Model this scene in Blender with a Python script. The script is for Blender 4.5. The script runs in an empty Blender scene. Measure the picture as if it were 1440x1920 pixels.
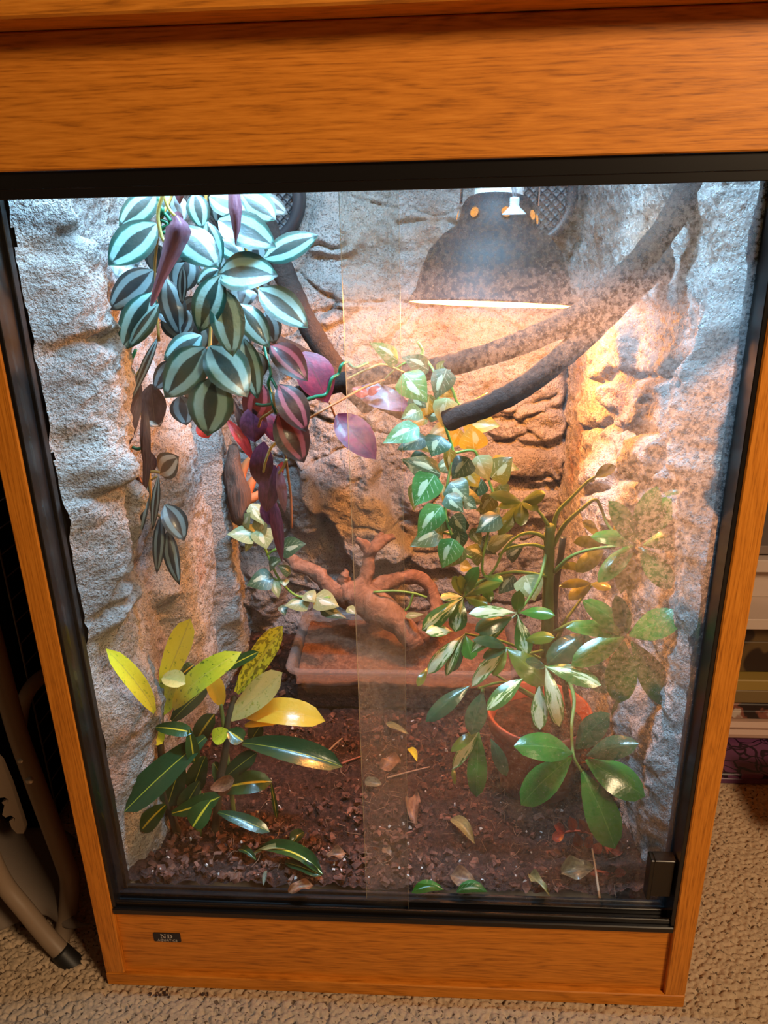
import bpy, math, random
import numpy as np
from mathutils import Vector, Matrix

random.seed(7)
rng = np.random.default_rng(7)
S = bpy.context.scene
COL = S.collection
PI = math.pi

# ------------------------------------------------------------------ camera
CAM = np.array([0.04669614, -0.58606043, 0.78581328])
PITCH, YAW, ROLL, FPX = 0.36981589, -0.0676363, -0.02352434, 1450.0
_cy, _sy = math.cos(YAW), math.sin(YAW)
FWD = np.array([_sy * math.cos(PITCH), _cy * math.cos(PITCH), -math.sin(PITCH)])
_r = np.array([_cy, -_sy, 0.0])
_u = np.cross(_r, FWD)
RT = math.cos(ROLL) * _r + math.sin(ROLL) * _u
UP = -math.sin(ROLL) * _r + math.cos(ROLL) * _u
cd = bpy.data.cameras.new('camera')
cam = bpy.data.objects.new('camera', cd)
COL.objects.link(cam)
M = Matrix.Identity(4)
for i in range(3):
    M[i][0], M[i][1], M[i][2], M[i][3] = RT[i], UP[i], -FWD[i], CAM[i]
cam.matrix_world = M
cd.sensor_fit = 'VERTICAL'
cd.sensor_height = 24.0
cd.lens = FPX / 1920.0 * 24.0
cd.clip_start = 0.02
S.camera = cam

# ------------------------------------------------------------------ world, lights, exposure
S.view_settings.view_transform = 'Standard'
S.view_settings.look = 'None'
S.view_settings.gamma = 1.0
S.view_settings.use_curve_mapping = False
S.view_settings.exposure = 0.0
S.cycles.use_denoising = True
S.cycles.transparent_max_bounces = 24
S.cycles.max_bounces = 8
S.cycles.sample_clamp_indirect = 4.0
S.cycles.caustics_reflective = False
S.cycles.caustics_refractive = False
w = bpy.data.worlds.new('room')
w.use_nodes = True
w.node_tree.nodes['Background'].inputs[0].default_value = (1.0, 0.62, 0.36, 1)
w.node_tree.nodes['Background'].inputs[1].default_value = 0.035
S.world = w

def area(name, loc, target, sx, sy, power, col, spread=None):
    ld = bpy.data.lights.new(name, 'AREA')
    ld.shape = 'RECTANGLE'; ld.size = sx; ld.size_y = sy
    ld.energy = power; ld.color = col
    if spread: ld.spread = spread
    o = bpy.data.objects.new(name, ld); COL.objects.link(o)
    o.location = loc
    o.rotation_euler = (Vector(target) - Vector(loc)).to_track_quat('-Z', 'Y').to_euler()
    return o
ROOM_POWER = 17.0
room_light = area('room_lamp', (0.85, -0.92, 1.3), (0, 0, 0.45), 0.3, 0.3, ROOM_POWER, (1.0, 0.70, 0.42))  # warm room lamp standing low in front, not on the ceiling
LED_POWER, BULB_POWER = 18.0, 12.5

# ------------------------------------------------------------------ pixel rays -> points on real planes
def ray(px, py):
    return FWD + RT * (px - 720) / FPX - UP * (py - 960) / FPX
def atY(px, py, Y):
    d = ray(px, py); return CAM + d * (Y - CAM[1]) / d[1]
def atZ(px, py, Z):
    d = ray(px, py); return CAM + d * (Z - CAM[2]) / d[2]
def atX(px, py, X):
    d = ray(px, py); return CAM + d * (X - CAM[0]) / d[0]
def depth(p):
    return float((np.asarray(p) - CAM) @ FWD)

# ------------------------------------------------------------------ noise in numpy
def _hash(ix, iy, iz, seed):
    h = (ix.astype(np.int64) * 374761393 + iy.astype(np.int64) * 668265263 + iz.astype(np.int64) * 2147483647 + seed * 974634777) & 0xFFFFFFFF
    h = ((h ^ (h >> 13)) * 1274126177) & 0xFFFFFFFF
    return ((h ^ (h >> 16)) & 0xFFFFFF) / float(0xFFFFFF)
def vnoise(x, y, z=None, seed=0):
    z = np.zeros_like(x) if z is None else z
    ix, iy, iz = np.floor(x), np.floor(y), np.floor(z)
    fx, fy, fz = x - ix, y - iy, z - iz
    fx, fy, fz = [t * t * t * (t * (6 * t - 15) + 10) for t in (fx, fy, fz)]
    r = 0
    for a in (0, 1):
        for b in (0, 1):
            for c in (0, 1):
                wgt = (fx if a else 1 - fx) * (fy if b else 1 - fy) * (fz if c else 1 - fz)
                r = r + wgt * _hash(ix + a, iy + b, iz + c, seed)
    return r * 2 - 1
def fbm(x, y, scale, octv=4, seed=0, gain=0.5):
    r, a, s = 0, 1.0, scale
    for k in range(octv):
        r = r + a * vnoise(x * s, y * s, None, seed + k * 17); a *= gain; s *= 2.03
    return r
def worley(x, y, seed=0):
    ix, iy = np.floor(x), np.floor(y)
    f1 = np.full(x.shape, 9.0); f2 = np.full(x.shape, 9.0); cid = np.zeros(x.shape)
    zz = np.zeros_like(ix)
    for a in (-1, 0, 1):
        for b in (-1, 0, 1):
            cx = ix + a + _hash(ix + a, iy + b, zz, seed); cy = iy + b + _hash(ix + a, iy + b, zz, seed + 1)
            d = np.hypot(x - cx, y - cy); c = _hash(ix + a, iy + b, zz, seed + 2)
            nf = d < f1
            f2 = np.where(nf, f1, np.minimum(f2, d)); cid = np.where(nf, c, cid); f1 = np.where(nf, d, f1)
    return f1, f2, cid
def sstep(a, b, x):
    t = np.clip((x - a) / (b - a), 0, 1); return t * t * (3 - 2 * t)

# ------------------------------------------------------------------ object helpers
def thing(name, label, cat, loc=(0, 0, 0), group=None):
    o = bpy.data.objects.new(name, None); COL.objects.link(o)
    o.empty_display_size = 0.02
    o.location = loc; tag(o, label, cat, group); return o
def tag(o, label=None, cat=None, group=None, kind=None):
    if label: o['label'] = label
    if cat: o['category'] = cat
    if group: o['group'] = group
    if kind: o['kind'] = kind
    return o
def origin(o):
    v = Vector((0, 0, 0))
    while o is not None:
        v = v + o.location; o = o.parent
    return np.array(v)
def mob(name, verts, faces, mat, parent=None, uv=None, smooth=True, fmat=None, loc=None):
    """verts in world space; stored relative to the parent (or to loc for a top-level mesh)"""
    verts = np.asarray(verts, float)
    L = origin(parent) if parent is not None else (np.zeros(3) if loc is None else np.asarray(loc, float))
    me = bpy.data.meshes.new(name)
    V = verts - L
    if isinstance(faces, np.ndarray) and faces.ndim == 2:
        n, k = faces.shape
        me.vertices.add(len(V)); me.vertices.foreach_set('co', V.astype(np.float32).ravel())
        me.loops.add(n * k); me.loops.foreach_set('vertex_index', faces.astype(np.int32).ravel())
        me.polygons.add(n); me.polygons.foreach_set('loop_start', np.arange(0, n * k, k, dtype=np.int32))
        me.polygons.foreach_set('loop_total', np.full(n, k, dtype=np.int32))
        me.update(calc_edges=True); me.validate()
    else:
        me.from_pydata([tuple(v) for v in V], [], [tuple(int(i) for i in f) for f in faces]); me.update()
    for m in (mat if isinstance(mat, (list, tuple)) else [mat]):
        me.materials.append(m)
    if uv is not None:
        lay = me.uv_layers.new(name='UVMap')
        idx = np.zeros(len(me.loops), dtype=np.int32); me.loops.foreach_get('vertex_index', idx)
        lay.data.foreach_set('uv', np.asarray(uv, np.float32)[idx].ravel())
    me.polygons.foreach_set('use_smooth', np.full(len(me.polygons), bool(smooth)))
    if fmat is not None:
        me.polygons.foreach_set('material_index', np.asarray(fmat, np.int32))
    o = bpy.data.objects.new(name, me); COL.objects.link(o)
    if parent is not None: o.parent = parent
    elif loc is not None: o.location = tuple(L)
    return o
class MB:
    def __init__(s): s.v, s.f, s.m = [], [], []
    def add(s, V, F, m=0):
        b = len(s.v); s.v.extend([tuple(p) for p in V]); s.f.extend([tuple(i + b for i in f) for f in F]); s.m.extend([m] * len(F)); return s
    def box(s, x0, x1, y0, y1, z0, z1, m=0, bev=0.0):
        if bev <= 0:
            V = [(x, y, z) for x in (x0, x1) for y in (y0, y1) for z in (z0, z1)]
            F = [(0, 1, 3, 2), (4, 6, 7, 5), (0, 4, 5, 1), (2, 3, 7, 6), (0, 2, 6, 4), (1, 5, 7, 3)]
            return s.add(V, F, m)
        V, I = [], {}
        X, Y, Z = (x0, x1), (y0, y1), (z0, z1); b = bev
        for i in (0, 1):
            for j in (0, 1):
                for k in (0, 1):
                    sx, sy, sz = (1 if i == 0 else -1) * b, (1 if j == 0 else -1) * b, (1 if k == 0 else -1) * b
                    for ax in range(3):
                        p = [X[i] + sx, Y[j] + sy, Z[k] + sz]; p[ax] = (X[i], Y[j], Z[k])[ax]
                        I[(i, j, k, ax)] = len(V); V.append(p)
        F = []
        for ax in range(3):
            a1, a2 = [a for a in range(3) if a != ax]
            for e in (0, 1):
                q = []
                for (p1, p2) in ((0, 0), (1, 0), (1, 1), (0, 1)):
                    ijk = [0, 0, 0]; ijk[ax] = e; ijk[a1] = p1; ijk[a2] = p2; q.append(I[(*ijk, ax)])
                F.append(tuple(q))
        for ax in range(3):
            a1, a2 = [a for a in range(3) if a != ax]
            for p1 in (0, 1):
                for p2 in (0, 1):
                    A = [0, 0, 0]; B = [0, 0, 0]; A[a1] = B[a1] = p1; A[a2] = B[a2] = p2; A[ax] = 0; B[ax] = 1
                    F.append((I[(*A, a1)], I[(*B, a1)], I[(*B, a2)], I[(*A, a2)]))
        for i in (0, 1):
            for j in (0, 1):
                for k in (0, 1): F.append((I[(i, j, k, 0)], I[(i, j, k, 1)], I[(i, j, k, 2)]))
        return s.add(V, F, m)
    def tube(s, pts, rad, n=8, m=0, cap=True):
        V, F = tube_mesh(pts, rad, n, cap); return s.add(V, F, m)
    def build(s, name, mat, parent=None, smooth=False, loc=None):
        o = mob(name, s.v, s.f, mat, parent, smooth=smooth, fmat=s.m, loc=loc)
        fix_normals(o); return o
def fix_normals(o):
    import bmesh
    bm = bmesh.new(); bm.from_mesh(o.data); bmesh.ops.recalc_face_normals(bm, faces=bm.faces); bm.to_mesh(o.data); bm.free()
def spline(P, n):
    P = np.asarray(P, float)
    if len(P) == 2: return P[0] + (P[1] - P[0]) * np.linspace(0, 1, n)[:, None]
    Q = np.vstack([2 * P[0] - P[1], P, 2 * P[-1] - P[-2]]); k = len(P) - 1; out = []
    for t in np.linspace(0, k, n):
        i = min(int(t), k - 1); f = t - i; a, b, c, d = Q[i:i + 4]
        out.append(0.5 * (2 * b + (c - a) * f + (2 * a - 5 * b + 4 * c - d) * f * f + (3 * b - a - 3 * c + d) * f ** 3))
    return np.array(out)
def tube_mesh(pts, rad, n=8, cap=True):
    P = np.asarray(pts, float); m = len(P)
    R = np.interp(np.linspace(0, 1, m), np.linspace(0, 1, len(rad)), rad) if hasattr(rad, '__len__') else np.full(m, rad)
    T = np.gradient(P, axis=0); T /= np.linalg.norm(T, axis=1)[:, None] + 1e-12
    a = np.array([0, 0, 1.0]) if abs(T[0][2]) < 0.9 else np.array([1.0, 0, 0])
    V, F = [], []
    for i in range(m):
        u = a - T[i] * (a @ T[i]); u /= np.linalg.norm(u) + 1e-12; v = np.cross(T[i], u); a = u
        for k in range(n):
            th = 2 * PI * k / n; V.append(P[i] + R[i] * (math.cos(th) * u + math.sin(th) * v))
    for i in range(m - 1):
        for k in range(n):
            F.append((i * n + k, i * n + (k + 1) % n, (i + 1) * n + (k + 1) % n, (i + 1) * n + k))
    if cap:
        F.append(tuple(range(n))[::-1]); F.append(tuple((m - 1) * n + k for k in range(n)))
    return V, F
def tube(name, pts, rad, mat, parent=None, n=8, seg=None, loc=None):
    P = spline(pts, seg or max(4, 6 * (len(pts) - 1)))
    V, F = tube_mesh(P, rad, n); return mob(name, V, F, mat, parent, loc=loc)
def grid(xs, ys):
    nx, ny = len(xs), len(ys); X, Y = np.meshgrid(xs, ys, indexing='ij')
    i, j = np.meshgrid(np.arange(nx - 1), np.arange(ny - 1), indexing='ij'); a = (i * ny + j).ravel()
    return X, Y, np.stack([a, a + ny, a + ny + 1, a + 1], 1)
def lathe(prof, n, c, mat3=None):
    V, F = [], []; m = len(prof); A = np.eye(3) if mat3 is None else np.array(mat3)
    for (r, z) in prof:
        for k in range(n):
            th = 2 * PI * k / n; V.append(np.asarray(c) + A @ np.array([r * math.cos(th), r * math.sin(th), z]))
    for i in range(m - 1):
        for k in range(n): F.append((i * n + k, i * n + (k + 1) % n, (i + 1) * n + (k + 1) % n, (i + 1) * n + k))
    return V, F

# ------------------------------------------------------------------ materials
class NT:
    def __init__(s, name):
        s.mat = bpy.data.materials.new(name); s.mat.use_nodes = True
        s.t = s.mat.node_tree; s.n = s.t.nodes; s.bsdf = s.n['Principled BSDF']; s.out = s.n['Material Output']
    def node(s, typ, **kw):
        n = s.n.new(typ)
        for k, v in kw.items(): setattr(n, k, v)
        return n
    def set(s, sock, v):
        if hasattr(v, 'is_linked') or isinstance(v, bpy.types.NodeSocket): s.t.links.new(v, sock)
        else: sock.default_value = v
    def m(s, op, a, b=0.0, c=None, clamp=False):
        n = s.node('ShaderNodeMath', operation=op); n.use_clamp = clamp
        s.set(n.inputs[0], a); s.set(n.inputs[1], b)
        if c is not None: s.set(n.inputs[2], c)
        return n.outputs[0]
    def ss(s, a, b, x):
        n = s.node('ShaderNodeMapRange', interpolation_type='SMOOTHSTEP')
        s.set(n.inputs[0], x); s.set(n.inputs[1], a); s.set(n.inputs[2], b); return n.outputs[0]
    def mix(s, f, a, b):
        n = s.node('ShaderNodeMix', data_type='RGBA')
        s.set(n.inputs[0], f); s.set(n.inputs[6], c4(a)); s.set(n.inputs[7], c4(b)); return n.outputs[2]
    def coord(s, kind='Object'):
        return s.node('ShaderNodeTexCoord').outputs[kind]
    def map(s, vec, scale=(1, 1, 1), loc=(0, 0, 0)):
        n = s.node('ShaderNodeMapping'); s.set(n.inputs[0], vec); n.inputs[1].default_value = loc; n.inputs[3].default_value = scale; return n.outputs[0]
    def noise(s, vec, scale, detail=4, rough=0.5, dist=0.0):
        n = s.node('ShaderNodeTexNoise'); s.set(n.inputs['Vector'], vec); n.inputs['Scale'].default_value = scale
        n.inputs['Detail'].default_value = detail; n.inputs['Roughness'].default_value = rough; n.inputs['Distortion'].default_value = dist
        return n.outputs['Fac']
    def voro(s, vec, scale, feature='F1', out='Distance', rnd=1.0):
        n = s.node('ShaderNodeTexVoronoi', feature=feature); s.set(n.inputs['Vector'], vec); n.inputs['Scale'].default_value = scale
        n.inputs['Randomness'].default_value = rnd; return n.outputs[out]
    def sep(s, vec):
        n = s.node('ShaderNodeSeparateXYZ'); s.set(n.inputs[0], vec); return n.outputs
    def ramp(s, f, stops):
        n = s.node('ShaderNodeValToRGB'); s.set(n.inputs[0], f); e = n.color_ramp.elements
        while len(e) > 1: e.remove(e[0])
        e[0].position, e[0].color = stops[0][0], c4(stops[0][1])
        for p, c in stops[1:]:
            x = e.new(p); x.color = c4(c)
        return n.outputs[0]
    def bump(s, h, strength=0.5, dist=0.002):
        n = s.node('ShaderNodeBump'); n.inputs['Strength'].default_value = strength; n.inputs['Distance'].default_value = dist
        s.set(n.inputs['Height'], h); s.t.links.new(n.outputs[0], s.bsdf.inputs['Normal']); return n.outputs[0]
    def pbr(s, col=None, rough=0.5, spec=0.5, coat=0.0, metal=0.0):
        if col is not None: s.set(s.bsdf.inputs['Base Color'], c4(col))
        s.set(s.bsdf.inputs['Roughness'], rough); s.bsdf.inputs['Specular IOR Level'].default_value = spec
        s.bsdf.inputs['Coat Weight'].default_value = coat; s.bsdf.inputs['Coat Roughness'].default_value = 0.12; s.bsdf.inputs['Metallic'].default_value = metal
        return s
    def shade(s, sh): s.t.links.new(sh, s.out.inputs[0])
    def translucent(s, col, f):
        t = s.node('ShaderNodeBsdfTranslucent'); s.set(t.inputs[0], c4(col))
        mx = s.node('ShaderNodeMixShader'); mx.inputs[0].default_value = f
        s.t.links.new(s.bsdf.outputs[0], mx.inputs[1]); s.t.links.new(t.outputs[0], mx.inputs[2]); s.shade(mx.outputs[0])
def c4(c):
    return (*c, 1.0) if isinstance(c, (tuple, list)) and len(c) == 3 else c
MATS = {}
def plain(name, col, rough=0.5, spec=0.5, coat=0.0, metal=0.0, bump=None):
    if name in MATS: return MATS[name]
    n = NT(name); n.pbr(col, rough, spec, coat, metal)
    if bump:
        f = n.noise(n.coord(), bump[0], 5, 0.6); n.bump(f, bump[1], bump[2])
        n.set(n.bsdf.inputs['Base Color'], n.mix(f, tuple(x * 0.7 for x in col), tuple(min(1, x * 1.3) for x in col)))
    MATS[name] = n.mat; return n.mat
def wood(name, sc):
    n = NT(name); co = n.coord()
    big = n.noise(n.map(co, tuple(x * 0.8 for x in sc)), 1.0, 3, 0.5, 0.5)
    w_ = n.m('MULTIPLY', big, 15.0); rings = n.m('FRACT', w_)
    rings = n.m('ABSOLUTE', n.m('SUBTRACT', rings, 0.5))
    fine = n.noise(n.map(co, tuple(x * 14 for x in sc)), 1.0, 4, 0.6)
    f = n.m('ADD', n.m('MULTIPLY', rings, 0.40), n.m('MULTIPLY', fine, 0.80))
    col = n.ramp(f, [(0.28, (0.36, 0.115, 0.010)), (0.45, (0.60, 0.205, 0.018)), (0.62, (0.71, 0.255, 0.026)), (0.85, (0.80, 0.32, 0.045))])
    n.pbr(col, 0.45, 0.35); n.bump(fine, 0.12, 0.0006); return n.mat
WOOD_H = wood('oak_laminate_horizontal_grain', (3.0, 20.0, 46.0))
WOOD_V = wood('oak_laminate_vertical_grain', (60.0, 60.0, 2.6))
BLACK = plain('black_plastic_track', (0.008, 0.007, 0.007), 0.28, 0.5)
DARKLINER = plain('dark_silicone_liner', (0.012, 0.013, 0.018), 0.35, 0.5, bump=(60, 0.5, 0.004))

def rock_mat():
    n = NT('moulded_rock'); co = n.coord()
    f1 = n.noise(co, 9, 6, 0.62); f2 = n.noise(co, 60, 5, 0.7); f3 = n.noise(co, 420, 3, 0.7)
    base = n.mix(n.ss(0.3, 0.7, f1), (0.27, 0.245, 0.225), (0.50, 0.47, 0.44))
    base = n.mix(n.m('MULTIPLY', n.ss(0.56, 0.72, n.noise(n.map(co, (1, 1, 1), (3, 7, 1)), 6.5, 4, 0.6)), 0.75), base, (0.42, 0.20, 0.10))
    base = n.mix(n.m('MULTIPLY', n.ss(0.58, 0.72, f2), 0.45), base, (0.16, 0.13, 0.115))
    base = n.mix(n.m('MULTIPLY', n.ss(0.54, 0.60, f3), 0.85), base, (0.14, 0.12, 0.11))
    n.pbr(base, 0.85, 0.2)
    h = n.m('ADD', n.m('MULTIPLY', f2, 1.0), n.m('MULTIPLY', f3, 0.45))
    h = n.m('ADD', h, n.m('MULTIPLY', n.noise(co, 170, 4, 0.65), 0.7)); n.bump(h, 1.0, 0.006); return n.mat
ROCK = rock_mat()
def soil_mat(name, c0, c1, c2):
    n = NT(name); co = n.coord()
    f = n.noise(co, 160, 5, 0.7); g = n.noise(co, 22, 4, 0.6)
    col = n.ramp(f, [(0.3, c0), (0.52, c1), (0.75, c2)])
    col = n.mix(n.ss(0.35, 0.7, g), n.mix(0.45, col, c0), col)
    n.pbr(col, 0.9, 0.25); n.bump(n.m('ADD', f, n.m('MULTIPLY', n.noise(co, 420, 3, 0.6), 0.5)), 1.0, 0.005); return n.mat
SOIL = soil_mat('dark_bark_soil', (0.014, 0.007, 0.005), (0.06, 0.024, 0.017), (0.17, 0.072, 0.05))
TUBSOIL = soil_mat('sandy_tub_soil', (0.12, 0.05, 0.03), (0.25, 0.115, 0.065), (0.42, 0.22, 0.13))

def glass(name, fogged):
    n = NT(name); n.n.remove(n.bsdf)
    tr = n.node('ShaderNodeBsdfTransparent'); tr.inputs[0].default_value = (0.97, 0.985, 0.975, 1)
    gl = n.node('ShaderNodeBsdfGlossy'); gl.inputs['Roughness'].default_value = 0.02
    lw = n.node('ShaderNodeLayerWeight'); lw.inputs[0].default_value = 0.5
    frf = n.m('ADD', 0.03, n.m('MULTIPLY', n.m('POWER', lw.outputs['Facing'], 5.0), 0.9))
    mx = n.node('ShaderNodeMixShader'); n.t.links.new(frf, mx.inputs[0]); n.t.links.new(tr.outputs[0], mx.inputs[1]); n.t.links.new(gl.outputs[0], mx.inputs[2])
    if fogged is None:
        n.shade(mx.outputs[0]); return n.mat
    co = n.coord(); x, y, z = n.sep(co)
    warp = n.m('MULTIPLY', n.m('SUBTRACT', n.noise(co, 13, 4, 0.6), 0.5), 1.0)
    fine = n.noise(co, 300, 3, 0.7); drops = n.voro(co, 430)
    if fogged == 'condensation':
        # wiped clear patch in the middle, condensation above, to the right and below (the dirt's own shape on the pane)
        ex = n.m('DIVIDE', n.m('SUBTRACT', x, 0.078), 0.105); ez = n.m('DIVIDE', n.m('SUBTRACT', z, 0.53), 0.135)
        r = n.m('SQRT', n.m('ADD', n.m('MULTIPLY', ex, ex), n.m('MULTIPLY', ez, ez)))
        fog = n.ss(0.75, 1.75, n.m('ADD', r, warp))
        top = n.ss(0.61, 0.72, n.m('ADD', z, n.m('MULTIPLY', warp, 0.10)))
        low = n.ss(0.42, 0.28, z)
        a = n.m('MULTIPLY', fog, n.m('SUBTRACT', 0.17, n.m('MULTIPLY', low, 0.09)))
        a = n.m('ADD', a, n.m('MULTIPLY', top, 0.09))
        a = n.m('ADD', a, n.m('MULTIPLY', n.ss(0.13, 0.25, x), n.m('MULTIPLY', n.ss(0.36, 0.6, n.m('ADD', z, n.m('MULTIPLY', warp, 0.15))), 0.14)))
        a = n.m('MULTIPLY', a, n.m('ADD', 0.30, n.m('MULTIPLY', n.ss(0.36, 0.62, n.noise(co, 210, 6, 0.8)), 1.05)))
        speck = n.m('MULTIPLY', n.ss(0.30, 0.12, drops), n.m('MULTIPLY', fog, 0.16))
        a = n.m('ADD', a, speck, clamp=True)
        a = n.m('ADD', a, 0.018)
    else:
        a = n.m('MULTIPLY', n.ss(0.45, 0.75, n.noise(co, 8, 4, 0.6)), 0.05)
        a = n.m('ADD', a, n.m('MULTIPLY', n.ss(0.13, 0.05, drops), 0.10))
        a = n.m('ADD', a, n.m('MULTIPLY', n.ss(-0.02, 0.0, x), 0.035))
    tl = n.node('ShaderNodeBsdfTranslucent'); tl.inputs[0].default_value = (0.9, 0.92, 0.93, 1)
    df = n.node('ShaderNodeBsdfDiffuse'); df.inputs[0].default_value = (0.75, 0.77, 0.78, 1)
    m1 = n.node('ShaderNodeMixShader'); m1.inputs[0].default_value = 0.25
    n.t.links.new(tl.outputs[0], m1.inputs[1]); n.t.links.new(df.outputs[0], m1.inputs[2])
    m2 = n.node('ShaderNodeMixShader'); n.t.links.new(a, m2.inputs[0]); n.t.links.new(mx.outputs[0], m2.inputs[1]); n.t.links.new(m1.outputs[0], m2.inputs[2])
    n.shade(m2.outputs[0]); return n.mat
GLASS, GLASS_FOG, GLASS_DUST = glass('clear_glass', None), glass('condensation_glass', 'condensation'), glass('dusty_glass', 'dust')
GEDGE = plain('lit_glass_edge', (0.46, 0.42, 0.26), 0.3)  # orange-yellow light on the pane edge put into its colour

# ---- leaf materials (pattern lives in the leaf's own UV: u across, v along)
def leaf_uv(n):
    u, v, _ = n.sep(n.coord('UV')); a = n.m('ABSOLUTE', n.m('SUBTRACT', n.m('MULTIPLY', u, 2.0), 1.0))
    return u, v, a
def finish_leaf(n, col, rough, coat, tcol, tf, bumpf=None):
    n.pbr(col, rough, 0.5, coat)
    co = n.coord(); n.bump(bumpf if bumpf is not None else n.noise(co, 260, 3, 0.6), 0.25, 0.0012)
    if tf > 0: n.translucent(tcol, tf)
    return n.mat
def striped(name, edge, pale, mid, rim=None, tf=0.08, o0=0.76, o1=0.66):
    n = NT(name); u, v, a = leaf_uv(n); nz = n.m('MULTIPLY', n.m('SUBTRACT', n.noise(n.coord('UV'), 9, 4, 0.6), 0.5), 0.12)
    aw = n.m('ADD', a, nz)
    lens = n.m('SUBTRACT', 1.0, n.m('POWER', n.m('ABSOLUTE', n.m('SUBTRACT', n.m('MULTIPLY', v, 2.05), 0.95)), 2.2))
    c = n.m('MULTIPLY', n.m('MAXIMUM', lens, 0.0), 0.30)
    inner = n.ss(n.m('SUBTRACT', c, 0.04), n.m('ADD', c, 0.05), aw)
    outer = n.ss(o0, o1, aw); tipf = n.ss(0.93, 0.86, v)
    f = n.m('MULTIPLY', n.m('MULTIPLY', inner, outer), tipf)
    pal = n.mix(n.noise(n.coord('UV'), 5, 3, 0.5), tuple(x * 0.8 for x in pale), pale)
    dark = n.mix(n.ss(0.5, 0.75, a), mid, edge)
    if rim: dark = n.mix(n.ss(0.88, 0.60, aw), dark, n.mix(n.ss(0.45, 0.6, aw), mid, rim))
    return finish_leaf(n, n.mix(f, dark, pal), 0.40, 0.25, pale, tf)
LM = {}
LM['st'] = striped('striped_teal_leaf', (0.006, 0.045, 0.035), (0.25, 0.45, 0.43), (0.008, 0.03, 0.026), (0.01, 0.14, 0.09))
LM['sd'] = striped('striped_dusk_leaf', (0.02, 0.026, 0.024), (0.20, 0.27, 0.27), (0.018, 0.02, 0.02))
LM['pk'] = striped('striped_pink_leaf', (0.012, 0.02, 0.02), (0.40, 0.10, 0.12), (0.014, 0.010, 0.012), None, 0.08, 0.66, 0.54)
LM['cr'] = striped('striped_cream_leaf', (0.06, 0.05, 0.03), (0.55, 0.47, 0.36), (0.07, 0.06, 0.04))
def simple_leaf(name, c0, c1, rib, rough=0.35, coat=0.25, tf=0.15, ribw=0.05, sc=6, tcol=None):
    n = NT(name); u, v, a = leaf_uv(n); f = n.noise(n.coord('UV'), sc, 4, 0.6)
    col = n.mix(n.ss(0.35, 0.68, f), c0, c1); col = n.mix(n.m('MULTIPLY', n.ss(ribw, ribw * 0.3, a), 0.8), col, rib)
    return finish_leaf(n, col, rough, coat, tcol or c1, tf)
LM['pu'] = simple_leaf('purple_leaf', (0.075, 0.018, 0.05), (0.16, 0.045, 0.10), (0.05, 0.02, 0.03), 0.42, 0.12, 0.08)
LM['pp'] = simple_leaf('mauve_underside_leaf', (0.20, 0.085, 0.13), (0.30, 0.15, 0.21), (0.2, 0.1, 0.16), 0.35, 0.2, 0.1)
LM['pb'] = simple_leaf('brown_purple_leaf', (0.06, 0.03, 0.028), (0.13, 0.07, 0.06), (0.2, 0.14, 0.1), 0.4, 0.15, 0.08)
LM['rd'] = simple_leaf('red_leaf', (0.4, 0.02, 0.025), (0.55, 0.05, 0.05), (0.2, 0.01, 0.01), 0.35, 0.2, 0.25)
LM['pr'] = simple_leaf('purple_red_leaf', (0.10, 0.018, 0.05), (0.32, 0.025, 0.065), (0.08, 0.03, 0.04), 0.5, 0.08, 0.12, sc=3)
def pothos(name, c0, c1, pale, tf):
    n = NT(name); u, v, a = leaf_uv(n); uvc = n.coord('UV')
    nz = n.noise(uvc, 7, 4, 0.6)
    col = n.mix(nz, c0, c1)
    # side veins: lines running out and forward from the midrib
    vv = n.m('FRACT', n.m('MULTIPLY', n.m('SUBTRACT', v, n.m('MULTIPLY', a, 0.28)), 6.0))
    vein = n.m('MULTIPLY', n.ss(0.12, 0.0, n.m('ABSOLUTE', n.m('SUBTRACT', vv, 0.5))), n.ss(0.85, 0.55, a))
    vein = n.m('MULTIPLY', vein, n.ss(0.42, 0.55, n.noise(uvc, 11, 2, 0.5)))
    mid = n.ss(0.05, 0.015, a)
    us = n.m('SUBTRACT', n.m('MULTIPLY', u, 2.0), 1.0)
    px_ = n.m('DIVIDE', n.m('SUBTRACT', us, 0.2), 0.24); pv = n.m('DIVIDE', n.m('SUBTRACT', n.m('ADD', v, n.m('MULTIPLY', n.m('SUBTRACT', nz, 0.5), 0.3)), 0.48), 0.26)
    patch = n.ss(1.0, 0.75, n.m('ADD', n.m('MULTIPLY', px_, px_), n.m('MULTIPLY', pv, pv)))
    f = n.m('MAXIMUM', n.m('MAXIMUM', n.m('MULTIPLY', vein, 0.8), n.m('MULTIPLY', mid, 0.8)), patch)
    return finish_leaf(n, n.mix(f, col, pale), 0.42, 0.12, c1, tf)
LM['pg'] = pothos('pothos_bright_green', (0.028, 0.13, 0.022), (0.055, 0.21, 0.04), (0.45, 0.56, 0.36), 0.2)  # brighter green carries the strip light on leaves near the glass
LM['pd'] = pothos('pothos_dark_green', (0.020, 0.045, 0.016), (0.036, 0.085, 0.028), (0.34, 0.36, 0.22), 0.12)
LM['po'] = pothos('pothos_olive', (0.09, 0.10, 0.015), (0.16, 0.18, 0.03), (0.6, 0.55, 0.28), 0.3)
LM['py'] = pothos('pothos_lamp_yellow', (0.26, 0.20, 0.015), (0.42, 0.33, 0.03), (0.7, 0.6, 0.3), 0.4)  # yellow puts the heat lamp's light into the deeper leaves
LM['pw'] = pothos('pothos_pale_green', (0.20, 0.26, 0.10), (0.34, 0.38, 0.17), (0.62, 0.62, 0.4), 0.25)
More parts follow.
